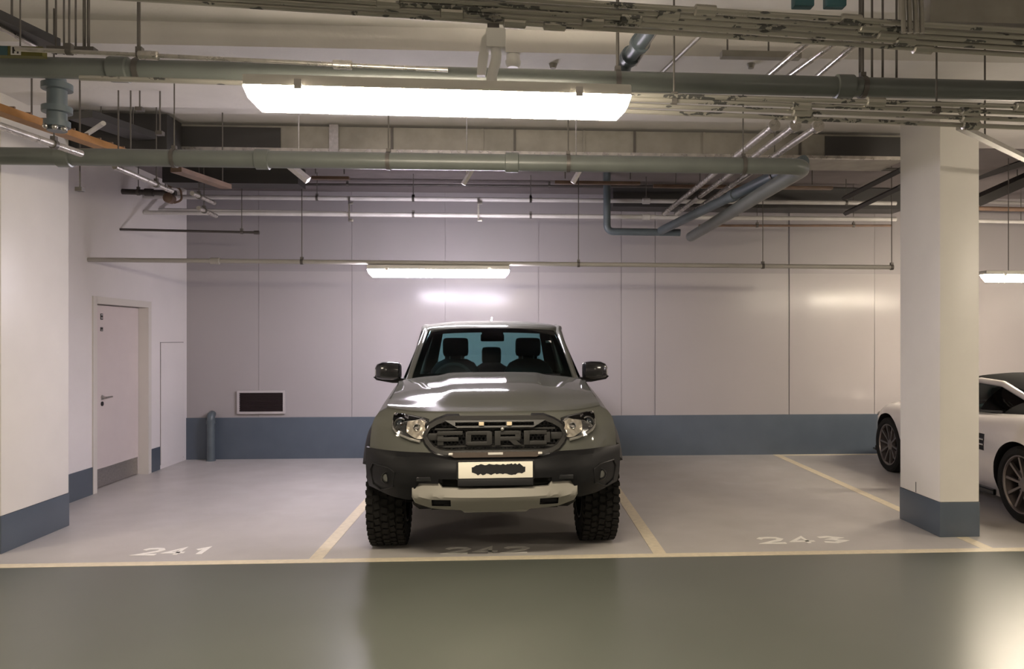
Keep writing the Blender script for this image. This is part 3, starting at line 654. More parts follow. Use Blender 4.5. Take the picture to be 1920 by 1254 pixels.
# ------------------------------------------------------------------ right of the pillar
o, A, B = ray_bar('cable_tray', 'pale slanting tray passing over the right pillar to the right edge', 'cable tray', (1800, 238), 3.0, (1990, 330), 3.0, .05, .03, M['galv_dull'])
bm = NB(); p = A + (B-A)*.2; tube(bm, [p, (p.x, p.y, ceil_z(p.y))], .006, 8); part('hanger_rod', bm, M['rod'], o)
for k, (pa, pb, ya, yb, r, mt, lb) in enumerate((
    ((1835, 330), (1960, 290), 9.3, 8.0, .05, 'dark_tray', 'upper dark slanting tray in the gap right of the right pillar'),
    ((1835, 375), (1960, 320), 9.3, 8.55, .085, 'dark_tray', 'thick dark slanting duct in the gap right of the right pillar'),
    ((1800, 390), (1990, 394), 9.9, 9.9, .03, 'pipe_brown', 'brown pipe along the back wall right of the right pillar'),
    ((1800, 376), (1990, 384), 10.1, 10.1, .022, 'pipe_grey', 'pale pipe along the back wall right of the right pillar, upper one'),
    ((1800, 414), (1990, 417), 10.25, 10.25, .026, 'pipe_grey', 'pale pipe along the back wall right of the right pillar, lower one'))):
    p0, p1 = at_y(*pa, ya), at_y(*pb, yb); bm = NB(); tube(bm, [p0, p1], r, 4 if mt == 'dark_tray' else 12)
    m = (p0+p1)/2
    o = tag(obj('service_pipe' if r < .04 else 'cable_tray', bm, M[mt], None), lb, 'pipe' if r < .04 else 'cable tray')
    bm = NB(); q = p0 + (p1-p0)*.6; tube(bm, [(q.x, q.y, q.z+r*.7), (q.x, q.y, ZC)], .006, 8); part('hanger_rod', bm, M['rod'], o)
# ------------------------------------------------------------------ grey pickup
M['tpaint'] = mat('grey_truck_paint', (.098, .099, .086), .5, metal=.0, coat=.6, spec=0.0, noise=(40, .97))
M['tblack'] = mat('matte_black_bumper', (.006, .006, .0068), .45, spec=.3, noise=(60, .8))
M['tdark'] = mat('dark_recess', (.006, .006, .007), .6)
M['tgloss'] = mat('gloss_black_trim', (.012, .012, .013), .15, coat=.3)
M['tgrey'] = mat('charcoal_grille_plastic', (.032, .031, .029), .42, spec=.35)
M['skid'] = mat('silver_skid_plate', (.31, .295, .255), .4, metal=.3)
M['chrome'] = mat('chrome', (.82, .80, .77), .12, metal=1)
M['bright'] = mat('bright_satin_metal', (.75, .72, .66), .4, metal=.3)
M['reflector'] = mat('reflector_silver', (.78, .71, .60), .34, metal=.6)
M['rubber'] = mat('tyre_rubber', (.013, .0122, .011), .8, spec=.2, noise=(30, .7))
M['rim'] = mat('dark_alloy', (.05, .05, .052), .35, metal=.6)
M['seat'] = mat('dark_seat_leather', (.03, .034, .038), .55)
M['plate'] = mat('number_plate_white', (.82, .78, .66), .35)
M['tint'] = glass('tinted_windscreen', (.26, .46, .47))
M['tint_side'] = glass('tinted_side_glass', (.20, .30, .32))
M['clear'] = glass('clear_lens', (.92, .92, .92))
T = thing('pickup_truck', 'dark grey pickup truck facing forward, parked in bay 242, black bumper and silver skid plate', 'pickup truck', (-.165, 6.27, 0), math.radians(2.2))
fZ = [.40, .50, .62, .74, .84, .92, 1.02, 1.08, 1.12]
fY = [-.74, -.80, -.85, -.855, -.84, -.82, -.79, -.755, -.70]
fW = [.83, .895, .925, .932, .930, .925, .912, .88, .805]
fS = [.30, .36, .38, .38, .36, .34, .32, .31, .28]
def fy(x, z):
    w_ = ip(fZ, fW, z); return ip(fZ, fY, z) + ip(fZ, fS, z) * min(1.0, abs(x) / w_) ** 3.3
def rise(y): return ip([-.6, -.3, 0, .35, .7, 1.0], [0, .03, .075, .115, .145, .15], y)
# body shell
sid = [-.36, -.28, -.2, -.1, 0, .1, .2, .35, .5, .65, .8, 1.0, 1.4, 1.9, 2.4, 2.75, 2.9, 3.05, 3.22, 3.4, 3.6, 3.9, 4.12]
fr_ = [0, .1, .2, .3, .4, .5, .6, .68, .76, .83, .89, .94, .975, 1.0]
P = []
for z in (.46, .50, .60, .72, .825, .835, .88, .94, .99, 1.03, 1.06, 1.085, 1.105, 1.12):
    half = []; w_ = ip(fZ, fW, z); k = sm(.85, 1.10, z)
    for f in fr_:
        x = f * w_
        y = fy(x, z) if z > .83 else -.56 + .14 * f ** 4
        half.append(Vector((x * (1 if z > .83 else .96), y, z + rise(y) * k)))
    for y in sid:
        wt = w_
        if z > 1.0: wt = w_ + (max(.900 - .25 * (z - 1.0), w_) - w_) * sm(.25, 1.0, y)
        if z < .84: wt = min(w_, .925)
        half.append(Vector((wt, y, z + rise(y) * k)))
    for f in (.97, .6, .3, 0): half.append(Vector((f * wt, 4.2, z + rise(4) * k)))
    P.append(half + [Vector((-p.x, p.y, p.z)) for p in half[-2:0:-1]])
bm = NB(); V = grid(bm, P, cj=True); N = len(P[0]); h = N // 2
for row in (V[0], V[-1]):
    for i in range(h):
        a, b_, c_, d_ = row[i], row[i+1], row[(N - i - 1) % N], row[(N - i) % N]
        q = []
        for v in (a, b_, c_, d_):
            if v not in q: q.append(v)
        quad(bm, q)
body = obj('body_shell', bm, [M['tpaint'], M['tdark']], T)
hexp = [(.347, 1.100), (.425, 1.072), (.485, 1.035), (.519, .968), (.494, .915), (.456, .872), (.405, .846), (.347, .836)]
HEX = hexp + [(-x, z) for x, z in hexp[::-1]]
cs = []
bm = NB(); prism(bm, [(x*.985, -1.3, (z-.965)*.98+.965) for x, z in HEX], (0, .66, 0)); cs.append(bm)
for y in (0, 3.22):
    for s in (-1, 1):
        bm = NB(); lathe(bm, [(.60 * s, .51), (1.3 * s, .51)], 'x', (0, y, .43), 48); cs.append(bm)
cs.append(bx(-.71, .71, .86, 2.72, .72, 1.6)); cs.append(bx(-.76, .76, 2.96, 4.12, .70, 1.6))
cut(body, cs, M['tdark'])
# bonnet
P = []
for i in range(25):
    v = i / 24; row = []
    for j in range(41):
        u = -1 + j / 20; x = u * (.808 - .004 * v)
        y0, y1 = fy(x, 1.12) - .004, .60 + .17 * u * u
        y = y0 + (y1 - y0) * v
        z = 1.122 + rise(y) * 1.0
        cr = (.050 + .012 * v) * (1 - abs(u) ** 2.6) * sm(-.05, .40, v)
        bl = .020 * sm(0, .35, v) * (1 - sm(.46, .62, abs(u) + .10 * (1 - v)))
        row.append((x, y, z + cr + bl - .010 * (1 - sm(0, .06, v))))
    P.append(row)
bm = NB(); grid(bm, P); solid(bm, -.016)
obj('bonnet', bm, M['tpaint'], T, .8)
# grille
def ringframe(poly, wd, yo, yi, grow=0):
    c = Vector((0, .963)); L = []
    pts = [Vector(p) for p in poly]; n = len(pts)
    def off(d):
        o_ = []
        for i in range(n):
            a, b_, c_ = pts[i-1], pts[i], pts[(i+1) % n]
            t1, t2 = (b_-a).normalized(), (c_-b_).normalized(); n1 = Vector((t1.y, -t1.x)) + Vector((t2.y, -t2.x)); n1 = n1.normalized() if n1.length > 1e-6 else Vector((0,0))
            if n1.dot(b_ - c) < 0: n1 = -n1
            o_.append(b_ + n1 * d)
        return o_
    A, B = off(grow), off(grow - wd); bm = NB()
    loops = [[(p.x, fy(p.x, p.y) + yi, p.y) for p in A], [(p.x, fy(p.x, p.y) + yo, p.y) for p in A], [(p.x, fy(p.x, p.y) + yo, p.y) for p in B], [(p.x, fy(p.x, p.y) + yi + .03, p.y) for p in B]]
    grid(bm, loops, ci=True, cj=True); return bm
g = obj('grille', ringframe(HEX, .030, -.022, .03), M['tgrey'], T, .5, )
obj('outer_seal', ringframe(HEX, .016, -.010, .02, .014), M['tgloss'], g, .5)
bm = NB(); prism(bm, [(x*.98, -.66, (z-.965)*.97+.965) for x, z in HEX], (0, .012, 0)); obj('backing', bm, M['tdark'], g, 0)
# hexagonal mesh insert
bm = NB()
def inhex(x, z): return abs(x) < ip([.84, .872, .968, 1.035, 1.095], [.33, .43, .49, .455, .33], z) and .845 < z < 1.075
s_ = .03
for r in range(12):
    for c_ in range(-20, 21):
        x, z = c_ * s_ * 1.732 * .5 * 2 / 1.732 * .95 + (r % 2) * s_ * .475, .84 + r * s_ * .82
        if not inhex(x, z): continue
        ring = [Vector((x + math.cos(a) * s_ * .52, fy(x, z) + .06, z + math.sin(a) * s_ * .52)) for a in [PI/6 + k * PI/3 for k in range(6)]]
        inn = [Vector((x, fy(x, z) + .06, z)) + (p - Vector((x, fy(x, z) + .06, z))) * .72 for p in ring]
        grid(bm, [ring, inn], cj=True)
obj('mesh_insert', bm, M['tgloss'], g, 0)
# block letters
def letter(rects, extra=()):
    bm = NB()
    for (x0, x1, z0, z1) in rects:
        xm = (x0+x1)/2; yy = fy(xm, .95) + .005; box(bm, (xm, yy, (z0+z1)/2), (x1-x0, .035, z1-z0), bev=.004)
    for poly in extra: prism(bm, [(x, fy(x, .95) - .0125, z) for x, z in poly], (0, .035, 0))
    obj('letter', bm, M['tgrey'], g, .5)
t_, zb_, zt_ = .028, .898, 1.000; zm = (zb_ + zt_) / 2
x = -.412; letter([(x, x+.045, zb_, zt_), (x, x+.18, zt_-t_, zt_), (x, x+.15, zm-.022, zm+.008)])
x = -.212; letter([(x, x+.04, zb_+.006, zt_-.006), (x+.148, x+.188, zb_+.006, zt_-.006), (x+.01, x+.178, zt_-t_, zt_), (x+.01, x+.178, zb_, zb_+t_)])
x = -.006; letter([(x, x+.042, zb_, zt_), (x, x+.175, zt_-t_, zt_), (x+.145, x+.187, zm-.008, zt_-.004), (x, x+.18, zm-.018, zm+.010)], [[(x+.095, zm-.01), (x+.145, zm-.01), (x+.192, zb_), (x+.14, zb_)]])
x = .202; letter([(x, x+.042, zb_, zt_), (x, x+.165, zt_-t_, zt_), (x+.148, x+.190, zb_+.014, zt_-.014), (x, x+.165, zb_, zb_+t_)])
bm = NB()
for s in (-1, 1): box(bm, (s*.445, fy(.445, .95)+.035, .955), (.09, .03, .05), bev=.006)
box(bm, (0, fy(0, .95)+.04, .887), (.86, .02, .012)); box(bm, (0, fy(0, .95)+.04, 1.012), (.86, .02, .012))
obj('grille_bar', bm, M['tgrey'], g, .5)
bm = NB(); prism(bm, [(-.36, -.80, 1.075), (.36, -.80, 1.075), (.27, -.815, 1.024), (-.27, -.815, 1.024)], (0, .04, 0)); tb = obj('upper_bar', bm, M['tgrey'], g, 0)
cut(tb, [bx(a, b_, -1, -.5, 1.036, 1.062) for a, b_ in ((-.285, -.12), (-.08, .075), (.12, .275))], M['tdark'])
for x in (-.10, .098):
    bm = NB(); box(bm, (x, -.822, 1.052), (.036, .02, .026), bev=.004); obj('marker_lamp', bm, mat('marker_lens', (.75, .62, .42), .25), g)
bm = NB(); bmesh.ops.create_uvsphere(bm, u_segments=12, v_segments=8, radius=.016); bmesh.ops.translate(bm, verts=bm.verts, vec=(.048, -.835, 1.016)); obj('camera', bm, M['chrome'], g)
bm = NB(); prism(bm, [(-.31, -.870, .856), (.31, -.870, .856), (.33, -.870, .842), (.29, -.870, .820), (-.29, -.870, .820), (-.33, -.870, .842)], (0, .05, 0)); lb_ = obj('lower_bar', bm, mat('satin_bronze_bar', (.16, .13, .11), .3, metal=.6), g, 0)
bm = NB(); box(bm, (-.001, -.871, .847), (.105, .008, .016)); obj('centre_badge', bm, M['bright'], lb_, 0)
for s in (-1, 1):
    bm = NB(); box(bm, (s*.315, -.868, .846), (.03, .012, .016), bev=.003); obj('bright_end', bm, M['bright'], lb_, 0)
# generic panel hugging the nose
def strip(xs, top, bot, nz, yf_, thick):
    P = []
    for x in xs:
        z1, z0 = top(x), bot(x); P.append([(x, yf_(x, z0 + (z1-z0)*k/nz), z0 + (z1-z0)*k/nz) for k in range(nz+1)])
    bm = NB(); grid(bm, P); bmesh.ops.recalc_face_normals(bm, faces=bm.faces[:])
    n = sum((f.normal * f.calc_area() for f in bm.faces), Vector((0,0,0)))
    if n.y > 0: bmesh.ops.reverse_faces(bm, faces=bm.faces[:])
    # close backwards along +y
    a = bm.verts[:]; fs = bm.faces[:]
    r = bmesh.ops.extrude_face_region(bm, geom=fs); ev = [v for v in r['geom'] if isinstance(v, bmesh.types.BMVert)]
    bmesh.ops.translate(bm, verts=ev, vec=(0, thick, 0)); return bm
def lin(a, b_, n): return [a + (b_-a)*k/n for k in range(n+1)]
# bumper: front face and returns to the wheel arches
def bz0(x):
    x = abs(x); return ip([0, .585, .60, .64, .80, .97], [.640, .640, .53, .50, .515, .56], x)
def bz1(x):
    x = abs(x); return ip([0, .30, .36, .47, .52], [.820, .820, .828, .850, .850], x)
Pn = []
cols = [('s', -.33), ('s', -.38), ('s', -.42)]
front = lin(-1, 1, 60)
def bump_pt(side, y, z): return (side * (ip(fZ, fW, z) + .028), y, z)
def prot(z, z1): return .030 * sm(0, .02, z1 - z + .004) + .012 * sm(.52, .66, z) * (1 - sm(.70, .80, z))
rows = []
for side, y in [(-1, -.30), (-1, -.36), (-1, -.42)]: rows.append([bump_pt(side, y, .56 + (.846-.56)*k/10) for k in range(11)])
for u in front:
    x = u * .985; r_ = []
    z0, z1 = bz0(x), bz1(x)
    for k in range(11):
        z = z0 + (z1 - z0) * k / 10; w_ = ip(fZ, fW, z)
        xx = u * (w_ + .026); r_.append((xx, fy(u * w_, z) - prot(z, z1) * (1 - .6 * abs(u) ** 6), z))
    rows.append(r_)
for side, y in [(1, -.42), (1, -.36), (1, -.30)]: rows.append([bump_pt(side, y, .56 + (.846-.56)*k/10) for k in range(11)])
bm = NB(); grid(bm, rows); bmesh.ops.recalc_face_normals(bm, faces=bm.faces[:])
if sum(f.normal.y for f in bm.faces) > 0: bmesh.ops.reverse_faces(bm, faces=bm.faces[:])
bmesh.ops.solidify(bm, geom=bm.faces[:], thickness=.035)
bp = obj('front_bumper', bm, [M['tblack'], M['tdark']], T, .6)
cut(bp, [bx(-.40, .40, -1.2, -.84, .630, .672)], M['tdark'])
for s in (-1, 1):
    xs = lin(s*.735, s*.885, 8)
    o_ = obj('fog_light', strip(xs, lambda x: ip([.735, .77, .885], [.69, .715, .725], abs(x)), lambda x: ip([.735, .82, .885], [.615, .57, .60], abs(x)), 4, lambda x, z: fy(x*.985, z) - .036, .02), M['tdark'], bp, .4)
    bm = NB(); c0 = Vector((s*.775, fy(.775, .655) - .045, .655)); lathe(bm, [(.02, .046), (-.004, .046), (-.010, .040), (.004, .036), (.008, .0)], 'y', c0, 24); obj('bezel', bm, M['tgloss'], o_)
    bm = NB(); lathe(bm, [(.004, .034), (-.004, .026), (-.008, .0)], 'y', c0, 20); obj('lens', bm, mat('fog_lens', (.12, .12, .11), .15, metal=.3), o_)
    # raised pocket rim
    bm = NB(); tube(bm, [(s*x, fy(x*.985, z) - .04, z) for x, z in ((.715, .70), (.77, .735), (.89, .745), (.912, .70), (.89, .585), (.83, .552), (.73, .60), (.715, .70))], .008, 8); obj('pocket_rim', bm, M['tblack'], o_)
for s in (-1, 1):
    bm = NB(); box(bm, (s*.49, fy(.5, .64)-.045, .672), (.13, .03, .034), bev=.006); obj('step_insert', bm, M['tgloss'], bp)
bm = NB(); box(bm, (0, -.885, .65), (.53, .05, .05), bev=.008); obj('intake_cover', bm, M['tdark'], bp)
# skid plate
sk = obj('skid_plate', strip(lin(-.59, .59, 60), lambda x: ip([0, .375, .405, .59], [.604, .608, .650, .652], abs(x)), lambda x: ip([0, .25, .45, .57, .59], [.434, .436, .448, .49, .54], abs(x)), 8,
    lambda x, z: fy(x, .6) - .055 + ip([.43, .525, .535, .65], [.10, .012, .0, .028], z), .04), M['skid'], T, .35)
cut(sk, [bx(*sorted((s*.315, s*.45)), -1.4, -.6, .470, .524, ) for s in (-1, 1)], M['tdark'])
for s in (-1, 1):
    bm = NB(); box(bm, (s*.382, -.76, .497), (.13, .03, .05), bev=.004); o_ = obj('tow_hook_slot', bm, M['tdark'], sk, 0)
bm = NB(); prism(bm, [(-.27, -.80, .452), (.27, -.80, .452), (.22, -.78, .414), (-.22, -.78, .414)], (0, .10, 0)); obj('lower_lip', bm, M['skid'], sk, 0)
# plate
pt = NB(); box(pt, (.0, -.912, .738), (.520, .012, .114), bev=.004); npl = obj('number_plate', pt, M['plate'], T)
bm = NB(); rr = random.Random(4); top, bot = [], []
for k in range(27):
    x = -.165 + .375 * k / 26; e = 1 if 1 < k < 25 else .6
    top.append((x + rr.uniform(-.004, .004), -.9195, .738 + (.040 + rr.uniform(-.006, .006)) * e)); bot.append((x + rr.uniform(-.004, .004), -.9195, .738 - (.030 + rr.uniform(-.009, .007)) * e))
grid(bm, [top, bot]); bmesh.ops.solidify(bm, geom=bm.faces[:], thickness=.001); obj('covering_patch', bm, M['tdark'], npl, 0, )
bm = NB(); box(bm, (.0, -.898, .738), (.545, .02, .135), bev=.004); obj('plate_holder', bm, M['tgloss'], npl)
# headlights
for s in (-1, 1):
    Tp = lambda x: ip([.475, .51, .60, .73, .742], [1.078, 1.088, 1.100, 1.112, 1.10], abs(x))
    Bt = lambda x: ip([.475, .49, .525, .58, .66, .725, .742], [1.03, .96, .922, .930, .953, .99, 1.02], abs(x))
    xs = lin(s*.475, s*.742, 18)
    hl = obj('headlight', strip(xs, Tp, Bt, 6, lambda x, z: fy(x, z) - .008, .05), [M['tgloss']], T, .5)
    # chrome reflectors (inner) and dark projector (outer)
    rj = random.Random(8); P = []
    for a in range(8):
        x = .500 + .135*a/7; row = []
        zt2, zb2 = min(1.072 + .12*(x-.5), Tp(x) - .012), Bt(x) + .018 + max(0, x-.58)*.4
        for b_ in range(6):
            z = zb2 + (zt2-zb2)*b_/5; row.append((s*(x + rj.uniform(-.004, .004)), fy(x, z) - .018 + rj.uniform(-.010, .010), z))
        P.append(row)
    bm = NB(); grid(bm, P); bmesh.ops.triangulate(bm, faces=bm.faces[:]); rf = obj('reflector', bm, M['reflector'], hl, 0)
    c0 = Vector((s*.560, fy(.56, 1.025) - .026, 1.025)); bm = NB(); lathe(bm, [(.0, .026), (-.010, .026), (-.014, .021), (-.004, .012), (-.002, 0)], 'y', c0, 20); obj('bulb', bm, M['chrome'], rf)
    c0 = Vector((s*.682, fy(.682, 1.035) - .006, 1.035)); bm = NB(); lathe(bm, [(0, .05), (-.018, .05), (-.022, .042), (-.01, .036)], 'y', c0, 28); pj = obj('projector', bm, M['tgrey'], hl)
    bm = NB(); lathe(bm, [(-.006, .036), (-.020, .028), (-.028, .012), (-.030, 0)], 'y', c0, 24); obj('lens', bm, mat('dark_lens', (.02, .025, .03), .05, coat=1), pj)
    bm = NB()
    path = [(.733, 1.105), (.737, 1.05), (.732, 1.005), (.712, .983), (.665, .960), (.60, .938), (.535, .926)]
    tube(bm, [(s*x, fy(x, z) - .020, z) for x, z in path], .009, 8); obj('daytime_strip', bm, mat('drl_strip', (.62, .60, .55), .25, metal=.4), hl)
    bm = NB(); tube(bm, [(s*x, fy(x, z) - .018, z) for x, z in ((.49, 1.055), (.53, 1.072), (.60, 1.088))], .006, 8); obj('chrome_edge', bm, M['chrome'], hl)
    obj('lens_cover', strip(xs, Tp, Bt, 6, lambda x, z: fy(x, z) - .042, .003), M['clear'], hl, .6)
# wheel-arch flares
def flare(y0, a0, a1, s, nm='wheel_arch_flare'):
    P = []
    for k in range(37):
        a = math.radians(a0 + (a1-a0)*k/36); row = []
        for x, R in ((.84, .500), (.968, .497), (.990, .512), (.975, .545), (.945, .585), (.88, .59)):
            row.append((s*x, y0 + math.cos(a)*R, .43 + math.sin(a)*R))
        P.append(row)
    bm = NB(); V = grid(bm, P, cj=True); quad(bm, V[0]); quad(bm, V[-1]); return obj(nm, bm, M['tblack'], T, .7)
for s in (-1, 1): flare(0, 8, 146, s); flare(3.22, 8, 172, s)
# wheels
def wheel_mesh():
    bm = NB(); pr = [(-.1425+.03, .232), (-.1425, .262), (-.1425, .345), (-.128, .392), (-.108, .402), (.108, .402), (.128, .392), (.1425, .345), (.1425, .262), (.1425-.03, .232)]
    lathe(bm, pr, 'x', (0, 0, 0), 56, close=True)
    for k in range(40):
        for row, (x, wx, ph) in enumerate(((-.110, .048, 0), (-.056, .040, .5), (0, .044, .1), (.056, .040, .6), (.110, .048, .2))):
            a = 2*PI*(k+ph)/40; Mx = Matrix.Rotation(a, 4, 'X') @ Matrix.Translation((x, 0, .405)) @ Matrix.Rotation(.25 if row % 2 else -.15, 4, 'Z')
            t2 = bmesh.new(); bmesh.ops.create_cube(t2, size=1); bmesh.ops.scale(t2, vec=(wx, .043, .022), verts=t2.verts); join(bm, t2, Mx)
    for k in range(40):
        for s in (-1, 1):
            a = 2*PI*(k+.3)/40; Mx = Matrix.Rotation(a, 4, 'X') @ Matrix.Translation((s*.136, 0, .375)); t2 = bmesh.new(); bmesh.ops.create_cube(t2, size=1); bmesh.ops.scale(t2, vec=(.012, .028, .05), verts=t2.verts); join(bm, t2, Mx)
    return bm
def rim_mesh(R=.235, n=6, wd=.14, sp=.055, dish=.09):
    bm = NB(); lathe(bm, [(-wd, R), (-wd, R-.012), (wd*.9, R-.02), (wd, R-.012), (wd, R+.004), (wd*.8, R), (-wd*.8, R)], 'x', (0, 0, 0), 40, close=True)
    lathe(bm, [(dish-.03, .0), (dish-.03, .07), (dish+.01, .065), (dish+.016, .03), (dish+.02, 0)], 'x', (0, 0, 0), 24)
    for k in range(n):
        a = 2*PI*k/n; t2 = bmesh.new(); bmesh.ops.create_cube(t2, size=1)
        for v in t2.verts:
            f = 1.0 if v.co.z > 0 else .7
            v.co = Vector((v.co.x*.03 + dish - .004 + (.02 if v.co.z > 0 else 0), v.co.y*sp*f, .045 + (v.co.z + .5)*(R - .055)))
        join(bm, t2, Matrix.Rotation(a, 4, 'X'))
    return bm
tm, rm = None, None
for y in (0, 3.22):
    for s in (-1, 1):
        if tm is None:
            wh = obj('wheel', wheel_mesh(), M['rubber'], T, .5); tm = wh
            rm = obj('rim', rim_mesh(), M['rim'], wh, .5)
            ht = NB(); lathe(ht, [(.05, .20), (.03, .20), (.03, .10), (.05, .10)], 'x', (0, 0, 0), 32, close=True); bd = obj('brake_disc', ht, M['steel'], wh)
        else:
            wh = tm.copy(); C.objects.link(wh)
            for ch in (rm, bd): c_ = ch.copy(); C.objects.link(c_); c_.parent = wh
        wh.location = (s*.833, y, .417); wh.rotation_euler = (0.1*y, 0, PI if s < 0 else 0)
# chassis and axles underneath
bm = NB(); box(bm, (-.42, 1.7, .47), (.09, 4.6, .14)); box(bm, (.42, 1.7, .47), (.09, 4.6, .14)); box(bm, (0, .35, .44), (.80, 1.5, .06)); box(bm, (0, -.45, .475), (1.0, .3, .05), rx=-.35)
tube(bm, [(-.75, 3.22, .40), (.75, 3.22, .40)], .05, 12); lathe(bm, [(-.14, .04), (-.10, .14), (.10, .14), (.14, .04)], 'x', (.0, 3.22, .40), 20)
for s in (-1, 1):
    tube(bm, [(s*.25, .02, .40), (s*.73, .0, .36)], [.045, .03], 10); tube(bm, [(s*.25, .25, .42), (s*.73, .03, .36)], .025, 8); tube(bm, [(s*.72, 0, .40), (s*.60, .03, .82)], .045, 12); tube(bm, [(s*.1, -.1, .41), (s*.74, -.13, .40)], .014, 8)
lathe(bm, [(-.12, .04), (-.08, .11), (.08, .11), (.12, .04)], 'x', (.10, 0, .42), 20)
box(bm, (0, 1.62, .385), (1.84, 1.95, .19)); prism(bm, [(-.60, -.64, .46), (-.60, -.56, .43), (-.60, -.05, .285), (-.60, .70, .285), (-.60, .70, .46)], (1.20, 0, 0)); box(bm, (0, 3.3, .46), (1.1, 1.2, .14)); box(bm, (-.35, 3.95, .42), (.7, .25, .2), bev=.05)  # wide slab and sloped plate added to keep light off the floor
obj('chassis', bm, M['tdark'], T)
for s in (-1, 1):
    bm = NB(); box(bm, (s*.91, 1.6, .36), (.16, 1.9, .05), bev=.015); obj('side_step', bm, M['tblack'], T)
# cab
def wsb(u): return Vector((.752*u, .70 + .16*u*u, 1.296 - .022*u*u))
def wst(u): return Vector((.622*u, 1.42 + .07*u*u, 1.762 - .022*u*u))
us = lin(-1, 1, 24)
bm = NB(); P = []
for k in range(11):
    v = k/10; P.append([wsb(u).lerp(wst(u), v) + Vector((0, -.025, .022))*math.sin(PI*v) for u in us])
grid(bm, P); obj('windscreen', bm, M['tint'], T, 1.0); WSP = P
bm = NB()                                          # black printed border of the glass
def band(P, i0, i1, j0, j1): 
    grid(bm, [[p + Vector((0, .004, -.004)) for p in r[j0:j1]] for r in P[i0:i1]])
band(P, 9, 11, 0, 25); band(P, 0, 2, 0, 25)
for (j0, j1) in ((0, 2), (23, 25)): band(P, 0, 11, j0, j1)
grid(bm, [[p + Vector((0, .006, -.006)) for p in r[10:15]] for r in P[8:11]])
obj('windscreen_border', bm, M['tgloss'], T, 1.0)
RO = [(1.42, 1.762, .622), (1.46, 1.785, .632), (1.55, 1.812, .645), (1.75, 1.838, .655), (2.05, 1.848, .66), (2.35, 1.836, .652), (2.55, 1.806, .635), (2.63, 1.782, .62)]
P = []
for k, (y, z, hw) in enumerate(RO):
    row = []
    for u in [-1.06, -1.03] + us + [1.03, 1.06]:
        a = min(1, abs(u)); ex = abs(u) - 1
        dz = -(.022 if k == 0 else .040) * a ** 3 - (max(0, ex) / .06 * .035)
        dy = .07*u*u*(1 - sm(0, 2, k)) if abs(u) <= 1 else .07*(1 - sm(0, 2, k))
        row.append((u*hw, y + dy, z + dz))
    P.append(row)
bm = NB(); grid(bm, P); solid(bm, .02); obj('roof', bm, M['tpaint'], T, .9)
for s in (-1, 1):
    bm = NB(); tube(bm, [(s*.782, .83, 1.255), (s*.768, .90, 1.305), (s*.715, 1.17, 1.535), (s*.668, 1.43, 1.727), (s*.690, 1.60, 1.762), (s*.698, 2.05, 1.782), (s*.685, 2.45, 1.755), (s*.70, 2.62, 1.68), (s*.80, 2.80, 1.27)], [.028, .028, .026, .026, .03, .03, .03, .035, .05], 12); obj('roof_pillar', bm, M['tpaint'], T, 1.0)
    bm = NB(); P = []
    for k in range(5):
        v = k/4; P.append([(s*(.835 - .155*v - .0*t), .86 + .60*v + (2.72 - .86 - .60*v - .18*v)*t, 1.262 + .49*v) for t in lin(0, 1, 10)])
    grid(bm, P); sg = obj('side_window', bm, M['tint_side'], T, 1.0)
    bm = NB(); tube(bm, [(s*.838, 1.76, 1.262), (s*.692, 1.80, 1.76)], .038, 8); obj('door_pillar', bm, M['tgloss'], sg)
    bm = NB(); P = [[Vector((s*.80, 2.78, 1.26)).lerp(Vector((s*.66, 2.56, 1.76)), v), Vector((s*.66, 2.84, 1.26)).lerp(Vector((s*.56, 2.64, 1.77)), v)] for v in lin(0, 1, 5)]; grid(bm, P); solid(bm, .02); obj('rear_pillar', bm, M['tpaint'], T)
    for y in (1.55, 2.5):
        bm = NB(); tube(bm, fillet([(s*.905, y-.10, 1.13), (s*.945, y-.08, 1.135), (s*.945, y+.08, 1.14), (s*.905, y+.10, 1.14)], .02), .013, 8); obj('door_handle', bm, M['tblack'], T)
    for ys in (.62, 1.74, 2.82):
        bm = NB(); box(bm, (s*.926, ys, .74), (.008, .006, .50)); obj('door_gap', bm, M['tdark'], T, 0)
bm = NB(); P = [[Vector((.70*u, 2.83, 1.25)).lerp(Vector((.60*u, 2.62, 1.775)), v) for u in lin(-1, 1, 8)] for v in lin(0, 1, 6)]; grid(bm, P); obj('rear_window', bm, glass('rear_glass', (.55, .72, .72)), T, 1.0)
bm = NB(); P = [[(.80*u, y + .165*u*u, z) for u in us] for (y, z) in ((.585, 1.262), (.66, 1.262), (.73, 1.275))]; grid(bm, P); cw = obj('cowl', bm, M['tblack'], T)
for (x0, x1) in ((-.60, -.02), (.02, .62)):
    bm = NB(); u0, u1 = x0/.75, x1/.75; p0 = WSP[0][12] ; tube(bm, [wsb(u0) + Vector((0, -.03, .012)), wsb((u0+u1)/2) + Vector((0, -.02, .030)), wsb(u1) + Vector((0, -.02, .040))], .008, 6); obj('wiper', bm, M['tblack'], T)
